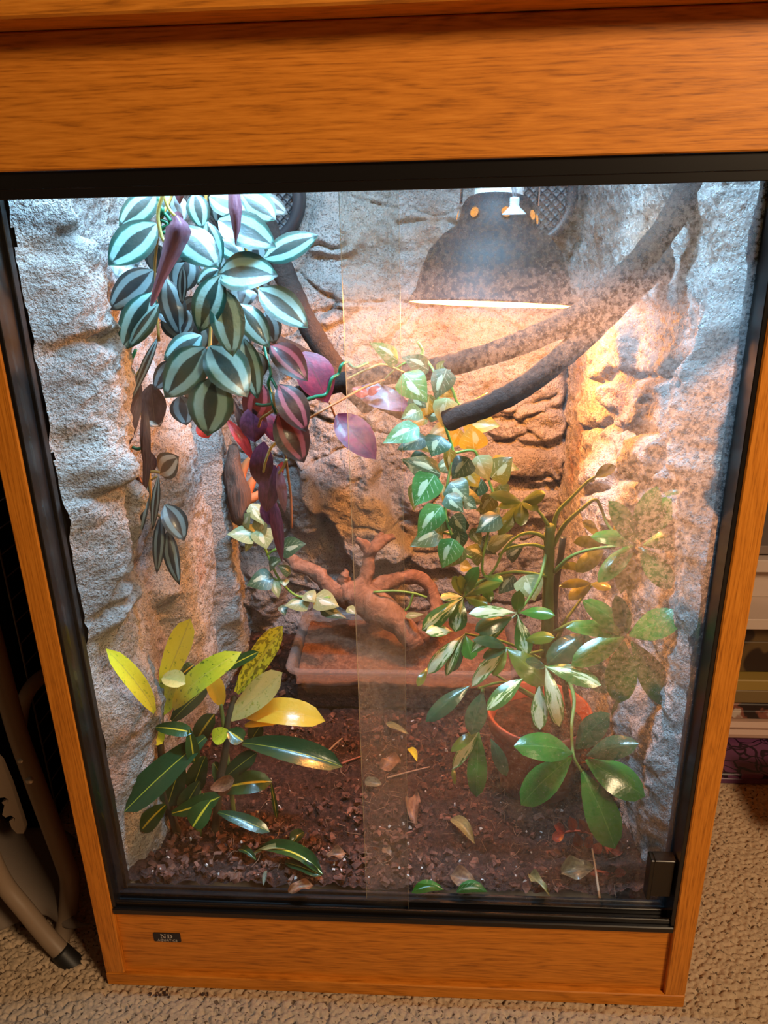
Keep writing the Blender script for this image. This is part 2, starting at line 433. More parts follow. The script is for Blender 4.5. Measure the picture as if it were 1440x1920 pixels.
def schef(name, c0, c1, rib, var, tf):
    n = NT(name); u, v, a = leaf_uv(n); uvc = n.coord('UV')
    f = n.noise(uvc, 4, 4, 0.55); col = n.mix(f, c0, c1)
    if var is not None:
        lo, hi, cream = var
        g = n.noise(n.map(uvc, (2.6, 1.0, 1), (1.7, 0.3, 0)), 3.2, 5, 0.65)
        k = n.m('ADD', g, n.m('MULTIPLY', n.m('SUBTRACT', 0.5, a), 0.28))
        col = n.mix(n.ss(lo, lo + 0.03, k), col, n.mix(n.ss(hi, hi + 0.05, k), (0.28, 0.42, 0.10), cream))
    col = n.mix(n.m('MULTIPLY', n.ss(0.045, 0.012, a), 0.6), col, rib)
    return finish_leaf(n, col, 0.22, 0.45, c1, tf)
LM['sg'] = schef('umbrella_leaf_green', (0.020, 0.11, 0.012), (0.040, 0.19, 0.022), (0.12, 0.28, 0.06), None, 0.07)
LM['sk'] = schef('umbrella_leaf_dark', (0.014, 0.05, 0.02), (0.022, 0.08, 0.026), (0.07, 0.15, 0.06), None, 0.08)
LM['so'] = schef('umbrella_leaf_olive', (0.09, 0.13, 0.012), (0.15, 0.20, 0.02), (0.25, 0.28, 0.06), None, 0.3)
LM['sy'] = schef('umbrella_leaf_lamp_yellow', (0.24, 0.24, 0.015), (0.32, 0.34, 0.03), (0.4, 0.36, 0.08), None, 0.4)  # heat lamp glow on the back leaves put into the colour
LM['sv'] = schef('umbrella_leaf_variegated', (0.022, 0.10, 0.016), (0.04, 0.17, 0.03), (0.4, 0.5, 0.2), (0.53, 0.56, (0.68, 0.70, 0.40)), 0.15)
LM['sw'] = schef('umbrella_leaf_mostly_cream', (0.05, 0.15, 0.03), (0.1, 0.22, 0.05), (0.6, 0.6, 0.3), (0.40, 0.42, (0.72, 0.69, 0.42)), 0.2)
def croton(name, c0, c1, spot, lo, rib, ribw, tf):
    n = NT(name); u, v, a = leaf_uv(n); uvc = n.coord('UV'); co = n.coord()
    g = n.noise(n.map(uvc, (2.2, 5, 1)), 2.4, 4, 0.65); col = n.mix(n.noise(uvc, 5, 3, 0.5), c0, c1)
    col = n.mix(n.ss(lo, lo + 0.04, n.m('ADD', g, n.m('MULTIPLY', n.noise(co, 240, 2, 0.5), 0.12))), col, spot)
    col = n.mix(n.ss(ribw, ribw * 0.5, a), col, rib)
    return finish_leaf(n, col, 0.28, 0.35, c1, tf)
LM['cy'] = croton('croton_yellow', (0.80, 0.74, 0.03), (0.88, 0.82, 0.06), (0.22, 0.36, 0.02), 0.66, (0.60, 0.55, 0.08), 0.06, 0.12)
LM['cg'] = croton('croton_yellow_green', (0.40, 0.46, 0.02), (0.60, 0.60, 0.035), (0.05, 0.15, 0.012), 0.64, (0.55, 0.52, 0.06), 0.06, 0.15)
LM['co'] = croton('croton_orange_yellow', (0.70, 0.46, 0.03), (0.80, 0.58, 0.07), (0.62, 0.30, 0.05), 0.74, (0.75, 0.55, 0.1), 0.04, 0.3)
LM['cp'] = croton('croton_pale_yellow', (0.68, 0.60, 0.16), (0.76, 0.68, 0.28), (0.30, 0.40, 0.06), 0.64, (0.6, 0.55, 0.2), 0.05, 0.3)
LM['cb'] = croton('croton_blotched', (0.70, 0.66, 0.03), (0.78, 0.72, 0.04), (0.035, 0.12, 0.012), 0.55, (0.6, 0.5, 0.05), 0.12, 0.25)
LM['cd'] = croton('croton_dark', (0.008, 0.032, 0.010), (0.014, 0.055, 0.016), (0.40, 0.38, 0.03), 0.80, (0.36, 0.34, 0.03), 0.045, 0.05)
LM['cs'] = croton('croton_dark_yellow_rib', (0.012, 0.045, 0.01), (0.02, 0.07, 0.014), (0.50, 0.42, 0.03), 0.72, (0.60, 0.46, 0.03), 0.13, 0.08)
LM['dr'] = simple_leaf('dry_brown_leaf', (0.16, 0.06, 0.03), (0.34, 0.16, 0.07), (0.2, 0.1, 0.05), 0.55, 0.1, 0.15)
LM['dg'] = simple_leaf('dry_grey_leaf', (0.09, 0.085, 0.055), (0.22, 0.21, 0.13), (0.3, 0.26, 0.18), 0.45, 0.2, 0.12)
LM['dy'] = simple_leaf('dry_yellow_leaf', (0.20, 0.17, 0.06), (0.36, 0.30, 0.11), (0.4, 0.35, 0.16), 0.5, 0.2, 0.2)
LM['or'] = simple_leaf('red_plastic_leaf', (0.24, 0.035, 0.018), (0.40, 0.07, 0.03), (0.2, 0.03, 0.015), 0.4, 0.2, 0.15)

PROF = {
    'ov': ([0, .06, .18, .35, .5, .68, .82, .93, 1], [.10, .42, .78, .98, 1, .84, .58, .27, 0]),
    'he': ([0, .05, .15, .3, .45, .62, .78, .9, 1], [.20, .66, .95, 1, .92, .70, .42, .18, 0]),
    'ob': ([0, .1, .22, .4, .58, .74, .87, .96, 1], [.05, .09, .34, .74, .97, .98, .76, .40, 0]),
    'el': ([0, .1, .25, .45, .6, .75, .88, .96, 1], [.06, .30, .68, .97, 1, .88, .62, .32, 0]),
    'sp': ([0, .08, .22, .45, .65, .82, .93, .98, 1], [.22, .42, .72, .96, 1, .86, .58, .34, 0]),
    'la': ([0, .08, .22, .4, .6, .78, .9, .97, 1], [.14, .45, .82, 1, .88, .60, .32, .12, 0]),
}
def leaf3(parent, B, T, width, nrm, prof, mat, arch=0.08, fold=0.25, wave=0.0, nt=9, nu=4, name='leaf', curl=0.0, side=0.0):
    """one leaf from base B to tip T; width and curvature in metres; nrm = upper side"""
    B, T = np.asarray(B, float), np.asarray(T, float); a = T - B; Ln = np.linalg.norm(a); a = a / Ln
    nrm = np.asarray(nrm, float); s = np.cross(a, nrm); s /= np.linalg.norm(s) + 1e-9; n = np.cross(s, a)
    ts, ws = PROF[prof]; t = np.linspace(0, 1, nt + 1); t = t + 0.08 * np.sin(2 * PI * t) * 0.5
    hw = np.interp(t, ts, ws) * width / 2
    us = np.linspace(-1, 1, 2 * (nu // 2) + 1); ph = rng.uniform(0, 6.28)
    V, UV, F = [], [], []
    for i, tt in enumerate(t):
        c = B + a * Ln * tt + n * (arch * Ln * 4 * tt * (1 - tt) - curl * Ln * tt ** 3) + s * side * Ln * 4 * tt * (1 - tt)
        for uu in us:
            h = max(hw[i], 1e-5)
            off = fold * h * abs(uu) ** 1.3 + wave * width * math.sin(ph + tt * 9 + (2 if uu > 0 else 0)) * uu * uu
            V.append(c + s * h * uu * math.sqrt(max(0.2, 1 - (fold * 0.7) ** 2)) + n * off); UV.append(((uu + 1) / 2, tt))
    k = len(us)
    for i in range(nt):
        for j in range(k - 1): F.append((i * k + j, i * k + j + 1, (i + 1) * k + j + 1, (i + 1) * k + j))
    return mob(name, V, np.array(F), mat, parent, uv=UV)
def leaf(parent, bx, by, tx, ty, wpx, Yb, Yt, mk, prof='ov', tilt=0.0, arch=0.08, fold=0.22, **kw):
    """a leaf whose base and tip stand at depths Yb and Yt; tilt turns it about its own axis"""
    B, T = atY(bx, by, Yb), atY(tx, ty, Yt); mid = (B + T) / 2
    a = T - B; a /= np.linalg.norm(a); v = CAM - mid; v /= np.linalg.norm(v)
    v = v + np.array([0, 0, 0.55])
    if tilt:
        s = np.cross(a, v); s /= np.linalg.norm(s); v = v / np.linalg.norm(v); v = v * math.cos(tilt) + s * math.sin(tilt)
    wd = {'ov': 1.3, 'sp': 1.1, 'he': 1.15}.get(prof, 1.0) * wpx * depth(mid) / FPX / max(0.35, math.cos(tilt))
    return leaf3(parent, B, T, wd, v, prof, LM[mk], arch, fold, **kw)
def pts(lst):
    return [atY(x, y, Y) for x, y, Y in lst]

# ================================================================== the room
xs = np.concatenate([np.linspace(-3, -0.62, 10), np.arange(-0.6, 0.62, 0.0016), np.linspace(0.64, 3, 10)])
ys = np.concatenate([np.linspace(-3, -0.16, 10), np.arange(-0.14, 0.36, 0.0016), np.linspace(0.38, 3, 10)])
X, Y, F = grid(xs, ys)
rowy = Y / 0.0048; jx = X / 0.0048 + 0.35 * vnoise(X * 90, Y * 90, None, 3)
f1, f2, cid = worley(jx + 0.5 * np.floor(rowy % 2), rowy + 0.3 * vnoise(X * 70, Y * 70, None, 9), 5)
hz = -0.0065 + 0.0062 * np.sqrt(np.clip(1 - (f1 / 0.75) ** 2, 0, 1)) + 0.0008 * vnoise(X * 40, Y * 40, None, 8)
inn = sstep(-0.625, -0.59, X) * sstep(0.645, 0.61, X) * sstep(-0.155, -0.13, Y) * sstep(0.37, 0.34, Y)
hz = np.minimum(hz, -0.0002) * inn - 0.0015 * (1 - inn)
n = NT('loop_pile_carpet'); co = n.coord()
fl = n.noise(co, 260, 4, 0.7); sp = n.noise(n.map(co, (170, 260, 1)), 1.0, 2, 0.5)
col = n.mix(fl, (0.42, 0.30, 0.19), (0.74, 0.56, 0.38))
col = n.mix(n.m('MULTIPLY', n.ss(0.60, 0.66, sp), 0.85), col, (0.07, 0.04, 0.025))
n.pbr(col, 0.95, 0.05); n.bump(n.noise(co, 900, 3, 0.6), 0.6, 0.001)
CARPET = n.mat
o = mob('floor', np.stack([X, Y, hz], -1).reshape(-1, 3), F, CARPET); tag(o, 'beige loop pile carpet flecked with dark brown', 'carpet', None, 'structure')
WALLPAINT = plain('shaded_brown_wall_paint', (0.10, 0.075, 0.055), 0.8)
b = MB().box(-3, 3, 2.0, 2.05, 0, 2.6); tag(b.build('wall_back', WALLPAINT), kind='structure')

# ================================================================== the vivarium cabinet
VIV = thing('vivarium', 'tall oak-effect vivarium with sliding glass front, planted inside, standing on the carpet', 'vivarium', (0, 0.3, 0))
GT, GB = 0.8005, 0.118
MB().box(-0.31, -0.2885, 0, 0.60, 0.0172, 0.904, bev=0.0012).build('side_panel', WOOD_V, VIV)
MB().box(0.2885, 0.31, 0, 0.60, 0.0172, 0.904, bev=0.0012).build('side_panel', WOOD_V, VIV)
MB().box(-0.31, 0.31, -0.0005, 0.60, 0, 0.017, bev=0.001).build('base_board', WOOD_H, VIV)
lower = MB().box(-0.2883, 0.2883, 0.006, 0.022, 0.0172, 0.105).build('lower_panel', WOOD_H, VIV)
MB().box(-0.3105, 0.3105, -0.003, 0.016, 0.8185, 0.9038, bev=0.001).build('upper_panel', WOOD_H, VIV)
MB().box(-0.325, 0.325, -0.037, 0.0155, 0.9042, 0.922, bev=0.0015).build('lid_rail', WOOD_H, VIV)
MB().box(-0.325, 0.325, -0.037, -0.021, 0.9222, 1.15, bev=0.0012).build('lid_panel', WOOD_H, VIV)
MB().box(-0.325, 0.325, -0.037, 0.605, 1.1502, 1.168, bev=0.0015).build('lid', WOOD_H, VIV)
for sx in (-1, 1): MB().box(*sorted((sx * 0.309, sx * 0.325)), -0.0205, 0.605, 0.9222, 1.15).build('lid_panel', WOOD_H, VIV)
MB().box(-0.2883, 0.2883, 0.585, 0.60, 0.0172, 1.149).build('back_board', WOOD_H, VIV)
MB().box(-0.3085, 0.3085, -0.0205, 0.584, 1.13, 1.149).build('inner_roof', plain('white_board', (0.5, 0.5, 0.5), 0.6), VIV)
MB().box(-0.2883, 0.2883, 0.024, 0.584, 0.06, 0.075).build('inner_floor', plain('white_board', (0.5, 0.5, 0.5), 0.6), VIV)
# black sliding-door tracks, each with its raised lips
t = MB(); t.box(-0.288, 0.288, 0.0015, 0.034, 0.807, 0.818)
for y0, y1 in ((0.0005, 0.005), (0.0145, 0.0175), (0.028, 0.034)): t.box(-0.288, 0.288, y0, y1, GT - (0.0005 if y0 < 0.01 else -0.001), 0.8068, bev=0.0006)
t.build('top_track', BLACK, VIV)
t = MB(); t.box(-0.288, 0.288, -0.001, 0.0312, 0.1052, 0.1125, bev=0.001)
for y0, y1, zt in ((0.0035, 0.0065, 0.1185), (0.0145, 0.0175, 0.1195), (0.0265, 0.0300, 0.1165)): t.box(-0.288, 0.288, y0, y1, 0.1127, zt, bev=0.0006)
t.build('bottom_track', BLACK, VIV)
for sx in (-1, 1):
    a0, a1 = sorted((sx * 0.2884, sx * 0.2845)); t = MB().box(a0, a1, 0.001, 0.034, 0.113, 0.8065, bev=0.0006)
    c0, c1 = sorted((sx * 0.2884, sx * (0.281 if sx < 0 else 0.2815))); t.box(c0, c1, 0.026, 0.034, 0.113, 0.8065, bev=0.0006)
    t.build('side_channel', BLACK, VIV)
for sx in (-1, 1):      # dark sealed lining of the side boards just behind the glass
    zz = np.linspace(0.08, 0.883, 120); yy = np.linspace(0.035, 0.10, 10); Yg, Zg, Fg = grid(yy, zz)
    th = 0.0035 + 0.0035 * (0.5 + 0.5 * fbm(Yg * 2, Zg, 22, 3, 40)) * np.clip((Yg - 0.035) / 0.02, 0, 1)
    mob('side_liner', np.stack([sx * (0.2884 - th), Yg, Zg], -1).reshape(-1, 3), Fg, DARKLINER, VIV)

def pane(x0, x1, y0, y1, z0, z1, name, fogm):
    V = [(x, y, z) for x in (x0, x1) for y in (y0, y1) for z in (z0, z1)]
    F = [(0, 1, 3, 2), (4, 6, 7, 5), (0, 4, 5, 1), (2, 3, 7, 6), (0, 2, 6, 4), (1, 5, 7, 3)]
    o = mob(name, V, F, [GLASS, GEDGE, fogm], VIV, smooth=False, fmat=[0 if x0 < -.1 else 1, 1 if x0 < -.1 else 0, 0, 2, 0, 0]); fix_normals(o); return o
o = pane(-0.2842, 0.0222, 0.008, 0.0125, 0.1135, 0.8055, 'glass_door', GLASS_DUST); o['label'] = 'front sliding glass pane on the left, nearly clear'
o = pane(-0.0222, 0.2842, 0.020, 0.0245, 0.1135, 0.8055, 'glass_door', GLASS_FOG); o['label'] = 'rear sliding glass pane on the right, misted with condensation'

# ------------------------------------------------------------------ moulded rock linings (left, back, right)
def bumpf(A, Bc, c, ra, rb, ang, h, edge=0.35):
    ca, sa = math.cos(ang), math.sin(ang); u = ((A - c[0]) * ca + (Bc - c[1]) * sa) / ra; v = (-(A - c[0]) * sa + (Bc - c[1]) * ca) / rb
    r = np.sqrt(u * u + v * v) + 0.16 * vnoise(A * 28, Bc * 28, None, int(h * 9000) % 97)
    return h * sstep(1.0, 1.0 - edge, r)
def crack(A, Bc, poly, wd, dep, seed=1):
    d = np.full(A.shape, 9.0); wa = A + 0.007 * vnoise(A * 45, Bc * 45, None, seed); wb = Bc + 0.007 * vnoise(A * 45, Bc * 45, None, seed + 3)
    for (p, q) in zip(poly[:-1], poly[1:]):
        p, q = np.array(p), np.array(q); e = q - p; tt = np.clip(((wa - p[0]) * e[0] + (wb - p[1]) * e[1]) / (e @ e), 0, 1)
        d = np.minimum(d, np.hypot(wa - p[0] - tt * e[0], wb - p[1] - tt * e[1]))
    return -dep * np.exp(-(d / wd) ** 2)
def rough(A, Bc, seed, ridge=0.004, big=0.007):
    d = big * fbm(A, Bc, 9, 3, seed) + 0.0016 * fbm(A, Bc, 38, 3, seed + 5)
    d += ridge * (np.abs(fbm(A, Bc * 1.4, 17, 4, seed + 9)) - 0.3)
    d += 0.0015 * fbm(A, Bc, 210, 2, seed + 2) + 0.0014 * fbm(A, Bc, 90, 2, seed + 4)
    return d
# left
yy = np.arange(0.036, 0.572, 0.0021); zz = np.arange(0.085, 0.884, 0.0024); A, Z, F = grid(yy, zz)
def L(px, py, X=-0.245): p = atX(px, py, X); return (p[1], p[2])
d = 0.018 + rough(A, Z, 11, 0.0025, 0.005)
d += bumpf(A, Z, (0.055, 0.70), 0.085, 0.20, 0.15, 0.036, 0.45)
d += bumpf(A, Z, (0.045, 0.47), 0.075, 0.12, -0.5, 0.030, 0.5)
d += bumpf(A, Z, L(170, 1010), 0.035, 0.10, -0.7, 0.012, 0.4)
d += bumpf(A, Z, (0.05, 0.29), 0.10, 0.085, -0.5, 0.014, 0.5)
d += bumpf(A, Z, (0.08, 0.14), 0.06, 0.07, 0.0, 0.006, 0.6)
d += bumpf(A, Z, (0.26, 0.42), 0.105, 0.24, 0.12, 0.030, 0.55)
d += bumpf(A, Z, (0.21, 0.22), 0.12, 0.12, -0.4, 0.010, 0.6)
d += bumpf(A, Z, (0.41, 0.36), 0.045, 0.24, 0.05, 0.034, 0.4)
d += bumpf(A, Z, (0.30, 0.76), 0.08, 0.10, 0.3, 0.02, 0.5)
for poly in ([L(70, 700), L(120, 660), L(200, 640)], [L(150, 990), L(220, 930), L(240, 880)], [L(160, 1300), L(210, 1200), L(260, 1120)],
             [L(230, 900), L(250, 1050), L(235, 1250), L(250, 1420)], [L(60, 500), L(130, 470), L(170, 420)], [L(250, 1100), L(300, 1050), L(330, 950)]):
    d += crack(A, Z, poly, 0.006, 0.014)
edge = 0.038 + 0.002 * fbm(Z * 1.0, A * 0.6 + 3, 40, 4, 77)
taper = sstep(-0.25, 1.0, (A - edge) / 0.05) ** 0.8
d = np.maximum(d, 0.008) * taper
keep = (A - edge) > -0.004
def cut(F, keep): k = keep.ravel(); return F[k[F].all(1)]
mob('rock_lining', np.stack([-0.2862 + d, A, Z], -1).reshape(-1, 3), cut(F, keep), ROCK, VIV)
# right
yy = np.arange(0.036, 0.572, 0.0021); A, Z, F = grid(yy, zz)
def Rr(px, py, X=0.245): p = atX(px, py, X); return (p[1], p[2])
d = 0.014 + 0.055 * (A - 0.036) + rough(A, Z, 31, 0.005)
d += bumpf(A, Z, (0.28, 0.58), 0.16, 0.22, 0.0, 0.016, 0.4)
d += bumpf(A, Z, Rr(1270, 760), 0.055, 0.10, 0.1, 0.020, 0.35)
d += bumpf(A, Z, Rr(1200, 840), 0.045, 0.09, 0.0, 0.014, 0.35)
d += bumpf(A, Z, Rr(1150, 640), 0.08, 0.07, 0.2, 0.016, 0.3)
d += bumpf(A, Z, Rr(1130, 960), 0.07, 0.08, 0.1, 0.012, 0.35)
d += bumpf(A, Z, (0.22, 0.22), 0.12, 0.12, 0.2, 0.014, 0.5)
for poly in ([Rr(1120, 705), Rr(1180, 715), Rr(1240, 690)], [Rr(1230, 720), Rr(1225, 820), Rr(1205, 900)], [Rr(1100, 805), Rr(1160, 800), Rr(1215, 812)],
             [Rr(1140, 500), Rr(1150, 580), Rr(1130, 690)], [Rr(1290, 700), Rr(1310, 800), Rr(1280, 880)], [Rr(1100, 930), Rr(1170, 900), Rr(1230, 930)], [Rr(1330, 420), Rr(1320, 560), Rr(1300, 650)]):
    d += crack(A, Z, poly, 0.005, 0.014, 21)
edge = 0.036 + 0.003 * fbm(Z * 1.0, A * 0.6 + 5, 40, 4, 79)
d = np.maximum(d, 0.006) * sstep(-0.2, 1, (A - edge) / 0.035)
mob('rock_lining', np.stack([0.2872 - d, A, Z], -1).reshape(-1, 3), cut(F[:, ::-1], (A - edge) > -0.004), ROCK, VIV)
# back
xx = np.arange(-0.284, 0.285, 0.0022); A, Z, F = grid(xx, zz)
def Bk(px, py, Yb=0.53): p = atY(px, py, Yb); return (p[0], p[2])
wa, wz = A + 0.02 * fbm(A, Z, 12, 2, 61), Z + 0.014 * fbm(A, Z, 12, 2, 62)
f1, f2, cid = worley(wa / 0.17, wz / 0.10, 13)
d = 0.022 + 0.006 * sstep(0.0, 0.10, f2 - f1) + 0.012 * (cid - 0.5) + rough(A, Z, 51, 0.007, 0.007)
c0, c1 = Bk(560, 700), Bk(735, 1060); ang = math.atan2(c1[1] - c0[1], c1[0] - c0[0]); ln = math.hypot(c1[0] - c0[0], c1[1] - c0[1])
d += bumpf(A, Z, ((c0[0] + c1[0]) / 2 - 0.012, (c0[1] + c1[1]) / 2), ln * 0.62, 0.058, ang, 0.040, 0.25)
d += bumpf(A, Z, Bk(545, 900), 0.10, 0.045, -1.2, 0.030, 0.3)
d += bumpf(A, Z, Bk(480, 1110), 0.05, 0.07, 0.1, 0.028, 0.4)
d += bumpf(A, Z, Bk(1000, 600), 0.14, 0.15, 0.0, 0.010, 0.25)
for k, (px, py, ra, rb, h) in enumerate(((985, 800, 0.075, 0.032, 0.016), (1010, 880, 0.07, 0.03, 0.018), (1000, 960, 0.075, 0.03, 0.016), (830, 1050, 0.06, 0.03, 0.015), (900, 1080, 0.05, 0.02, 0.016), (800, 940, 0.05, 0.05, 0.012), (610, 440, 0.06, 0.035, 0.014), (600, 560, 0.06, 0.04, 0.014))):
    d += bumpf(A, Z, Bk(px, py), ra, rb, 0.1 * (k % 3 - 1), h, 0.3)
for poly in ([Bk(1083, 420), Bk(1090, 560), Bk(1078, 700), Bk(1082, 850), Bk(1072, 1000), Bk(1075, 1100)],): d += crack(A, Z, poly, 0.008, 0.03, 33)
for poly in ([Bk(945, 790), Bk(1000, 770), Bk(1050, 740)], [Bk(930, 840), Bk(990, 820)], [Bk(960, 905), Bk(1030, 900), Bk(1065, 915)], [Bk(550, 470), Bk(640, 460)], [Bk(560, 590), Bk(640, 580)], [Bk(820, 1080), Bk(930, 1090)], [Bk(745, 420), Bk(800, 410), Bk(870, 425)]):
    d += crack(A, Z, poly, 0.004, 0.012, 43)
mob('rock_lining', np.stack([A, 0.582 - np.maximum(d, 0.004), Z], -1).reshape(-1, 3), F[:, ::-1], ROCK, VIV)

# round ventilation grilles let into the back
VENTM = plain('dark_vent_plastic', (0.035, 0.035, 0.04), 0.45)
for (px, py) in ((992, 372), (478, 372)):
    c = atY(px, py, 0.512); v = MB(); R0 = 0.064
    for (ra, rb, ya, yb) in ((R0, R0 * 0.80, 0, -0.012),):
        prof = [(R0, 0.03), (R0, 0.004), (R0 - 0.004, 0.0), (R0 * 0.8, 0.0), (R0 * 0.78, 0.004), (R0 * 0.78, 0.02)]
        V, F = lathe(prof, 40, c, [[1, 0, 0], [0, 0, 1], [0, 1, 0]]); v.add(V, F)
    fr = v.build('vent_frame', VENTM, VIV, smooth=True)
    g = MB(); R1 = R0 * 0.78; st = 0.0085
    for k in range(-6, 7):
        h = math.sqrt(max(0, R1 * R1 - (k * st) ** 2))
        if h < 0.004: continue
        for s_ in (1, -1):
            ca, sa = math.cos(s_ * PI / 4), math.sin(s_ * PI / 4)
            P = [c + np.array([k * st * -sa + q * ca, 0.008 + 0.001 * s_, k * st * ca + q * sa]) for q in (-h, h)]
            g.tube(P, 0.0011, 4)
    o = g.build('vent_mesh', VENTM, fr); o['kind'] = 'stuff'
    V, F = lathe([(0.0001, 0.014), (R1, 0.014)], 32, c, [[1, 0, 0], [0, 0, 1], [0, 1, 0]]); mob('vent_backing', V, F, plain('vent_backing', (0.22, 0.22, 0.23), 0.8), fr)
# black corner block fixed on the front of the right pane
p = atY(1216, 1650, 0.007); zt = atY(1240, 1616, 0.007)[2]; zb0 = atY(1240, 1684, 0.007)[2]
cc = MB().box(p[0] + 0.0015, 0.2835, 0.008, 0.0197, zb0, zt, bev=0.0012)
cc.box(p[0], p[0] + 0.004, 0.0065, 0.0196, zb0 - 0.003, zt + 0.0012, bev=0.0008); cc.box(p[0] + 0.0041, 0.2835, 0.0065, 0.0196, zt - 0.0008, zt + 0.0012, bev=0.0006)
cc.build('corner_block', BLACK, VIV)
# maker's badge
BADGE = plain('black_badge', (0.010, 0.010, 0.014), 0.3); SILVER = plain('silver_print', (0.55, 0.52, 0.5), 0.4)
bx0, bz1 = -0.2515, 0.0735; bw, bh, by = 0.0295, 0.0125, 0.0052
V, cn = [], 0.0015
for (cx, cz, a0) in ((bx0 + bw - cn, bz1 - cn, 0), (bx0 + cn, bz1 - cn, 90), (bx0 + cn, bz1 - bh + cn, 180), (bx0 + bw - cn, bz1 - bh + cn, 270)):
    for k in range(5): th = math.radians(a0 + k * 22.5); V.append((cx + cn * math.cos(th), by, cz + cn * math.sin(th)))
nv = len(V); V += [(x, 0.006, z) for x, y, z in V]
badge = mob('badge', V, [tuple(range(nv))] + [(i, (i + 1) % nv, nv + (i + 1) % nv, nv + i) for i in range(nv)], BADGE, VIV, smooth=False); fix_normals(badge); badge['label'] = 'black badge with silver lettering'
def serif(name, ch, x0, z0, h):
    b = MB(); w_, th, hr = h * 0.95, h * 0.24, h * 0.08; y0, y1 = by - 0.0003, by - 0.00005
    def bar(x, z, ww, hh): b.box(x, x + ww, y0, y1, z, z + hh)
    if ch == 'N':
        bar(x0 + h * .10, z0, hr * 1.1, h); bar(x0 + h * .85, z0, hr * 1.1, h); bar(x0, z0, h * .32, hr); bar(x0 + h * .72, z0 + h - hr, h * .34, hr); bar(x0, z0 + h - hr, h * .26, hr)
        b.add([(x0 + h * .08, y0, z0 + h), (x0 + h * .34, y0, z0 + h), (x0 + h * .94, y0, z0), (x0 + h * .72, y0, z0)], [(0, 1, 2, 3)])
    else:
        bar(x0 + h * .12, z0, th, h); bar(x0, z0, h * .45, hr); bar(x0, z0 + h - hr, h * .45, hr); V, F = [], []
        for k in range(13):
            a = -PI / 2 + PI * k / 12
            V += [(x0 + h * .42 + h * .58 * math.cos(a), y0, z0 + h / 2 + h / 2 * math.sin(a)), (x0 + h * .42 + h * .33 * math.cos(a), y0, z0 + h / 2 + (h / 2 - hr) * math.sin(a))]
        F = [(2 * k, 2 * k + 2, 2 * k + 3, 2 * k + 1) for k in range(12)]; b.add(V, F)
    return b.build(name, SILVER, badge)
serif('letter', 'N', bx0 + 0.0078, bz1 - 0.0072, 0.0058); serif('letter', 'D', bx0 + 0.0150, bz1 - 0.0072, 0.0058)
fc = bpy.data.curves.new('badge_text', 'FONT'); fc.body = 'AQUATICS'; fc.size = 0.0042; fc.align_x = 'CENTER'; fc.extrude = 0.0001; fc.space_character = 1.08
tmp = bpy.data.objects.new('badge_text', fc); COL.objects.link(tmp); bpy.context.view_layer.update()
lm = bpy.data.meshes.new_from_object(tmp.evaluated_get(bpy.context.evaluated_depsgraph_get())); bpy.data.objects.remove(tmp)
lm.materials.clear(); lm.materials.append(SILVER); fo = bpy.data.objects.new('lettering', lm); COL.objects.link(fo); fo.parent = badge
fo.location = Vector((bx0 + bw / 2, by - 0.0002, bz1 - 0.0115)) - VIV.location; fo.rotation_euler = (PI / 2, 0, 0)

# ------------------------------------------------------------------ strip light under the lid, behind the upper panel
t = thing('strip_light', 'cool white strip light mounted behind the upper wooden panel', 'light', (0, 0.07, 1.124))
n = NT('lit_tube'); n.bsdf.inputs['Emission Color'].default_value = (0.62, 0.84, 1.0, 1); n.bsdf.inputs['Emission Strength'].default_value = 4.0
tube('light_tube', [(-0.24, 0.07, 1.105), (0.24, 0.07, 1.105)], 0.006, n.mat, t)
MB().box(-0.26, 0.26, 0.057, 0.083, 1.114, 1.124).build('housing', plain('white_board', (0.5, 0.5, 0.5), 0.6), t)
for sx in (-1, 1): MB().box(sx * 0.2 - 0.01, sx * 0.2 + 0.01, -0.0207, 0.0568, 1.116, 1.122).build('bracket', plain('white_board', (0.5, 0.5, 0.5), 0.6), t)
area('strip_light_glow', (0.0, 0.07, 1.092), (0.0, 0.10, 0.1), 0.50, 0.03, LED_POWER, (0.34, 0.66, 1.0))

# ------------------------------------------------------------------ heat lamp in a black dome
LC = atY(922, 566, 0.31); rimR = 0.093
LAMP = thing('heat_lamp', 'black dome heat lamp glowing orange, hung under the roof by the right rear vent', 'lamp', tuple(LC))
tx, ty_ = math.radians(-8), math.radians(3)
RM = np.array(Matrix.Rotation(ty_, 3, 'Y') @ Matrix.Rotation(tx, 3, 'X'))
DOME = plain('black_lamp_enamel', (0.010, 0.010, 0.012), 0.6, 0.3); INNER = plain('white_reflector', (0.85, 0.8, 0.7), 0.35)
prof = [(0.024, 0.112), (0.034, 0.108), (0.040, 0.098), (0.043, 0.080), (0.058, 0.070), (0.072, 0.054), (0.081, 0.032), (0.086, 0.010), (rimR, 0.0), (rimR + 0.002, -0.003), (rimR - 0.001, -0.003)]
V, F = lathe(prof, 56, LC, RM); dm = MB().add(V, F)
dome = dm.build('dome', DOME, LAMP, smooth=True)
prof = [(rimR - 0.0012, -0.0028), (rimR - 0.003, 0.0), (0.084, 0.010), (0.079, 0.030), (0.070, 0.052), (0.056, 0.067), (0.040, 0.077), (0.030, 0.1)]
V, F = lathe(prof, 56, LC, RM); MB().add(V, F).build('reflector', INNER, LAMP, smooth=True)
hole = NT('vent_hole_glow'); hole.pbr((0, 0, 0), 0.9, 0.0); hole.bsdf.inputs['Emission Color'].default_value = (1.0, 0.40, 0.09, 1); hole.bsdf.inputs['Emission Strength'].default_value = 1.3  # glow stands in for bulb light coming through the collar holes
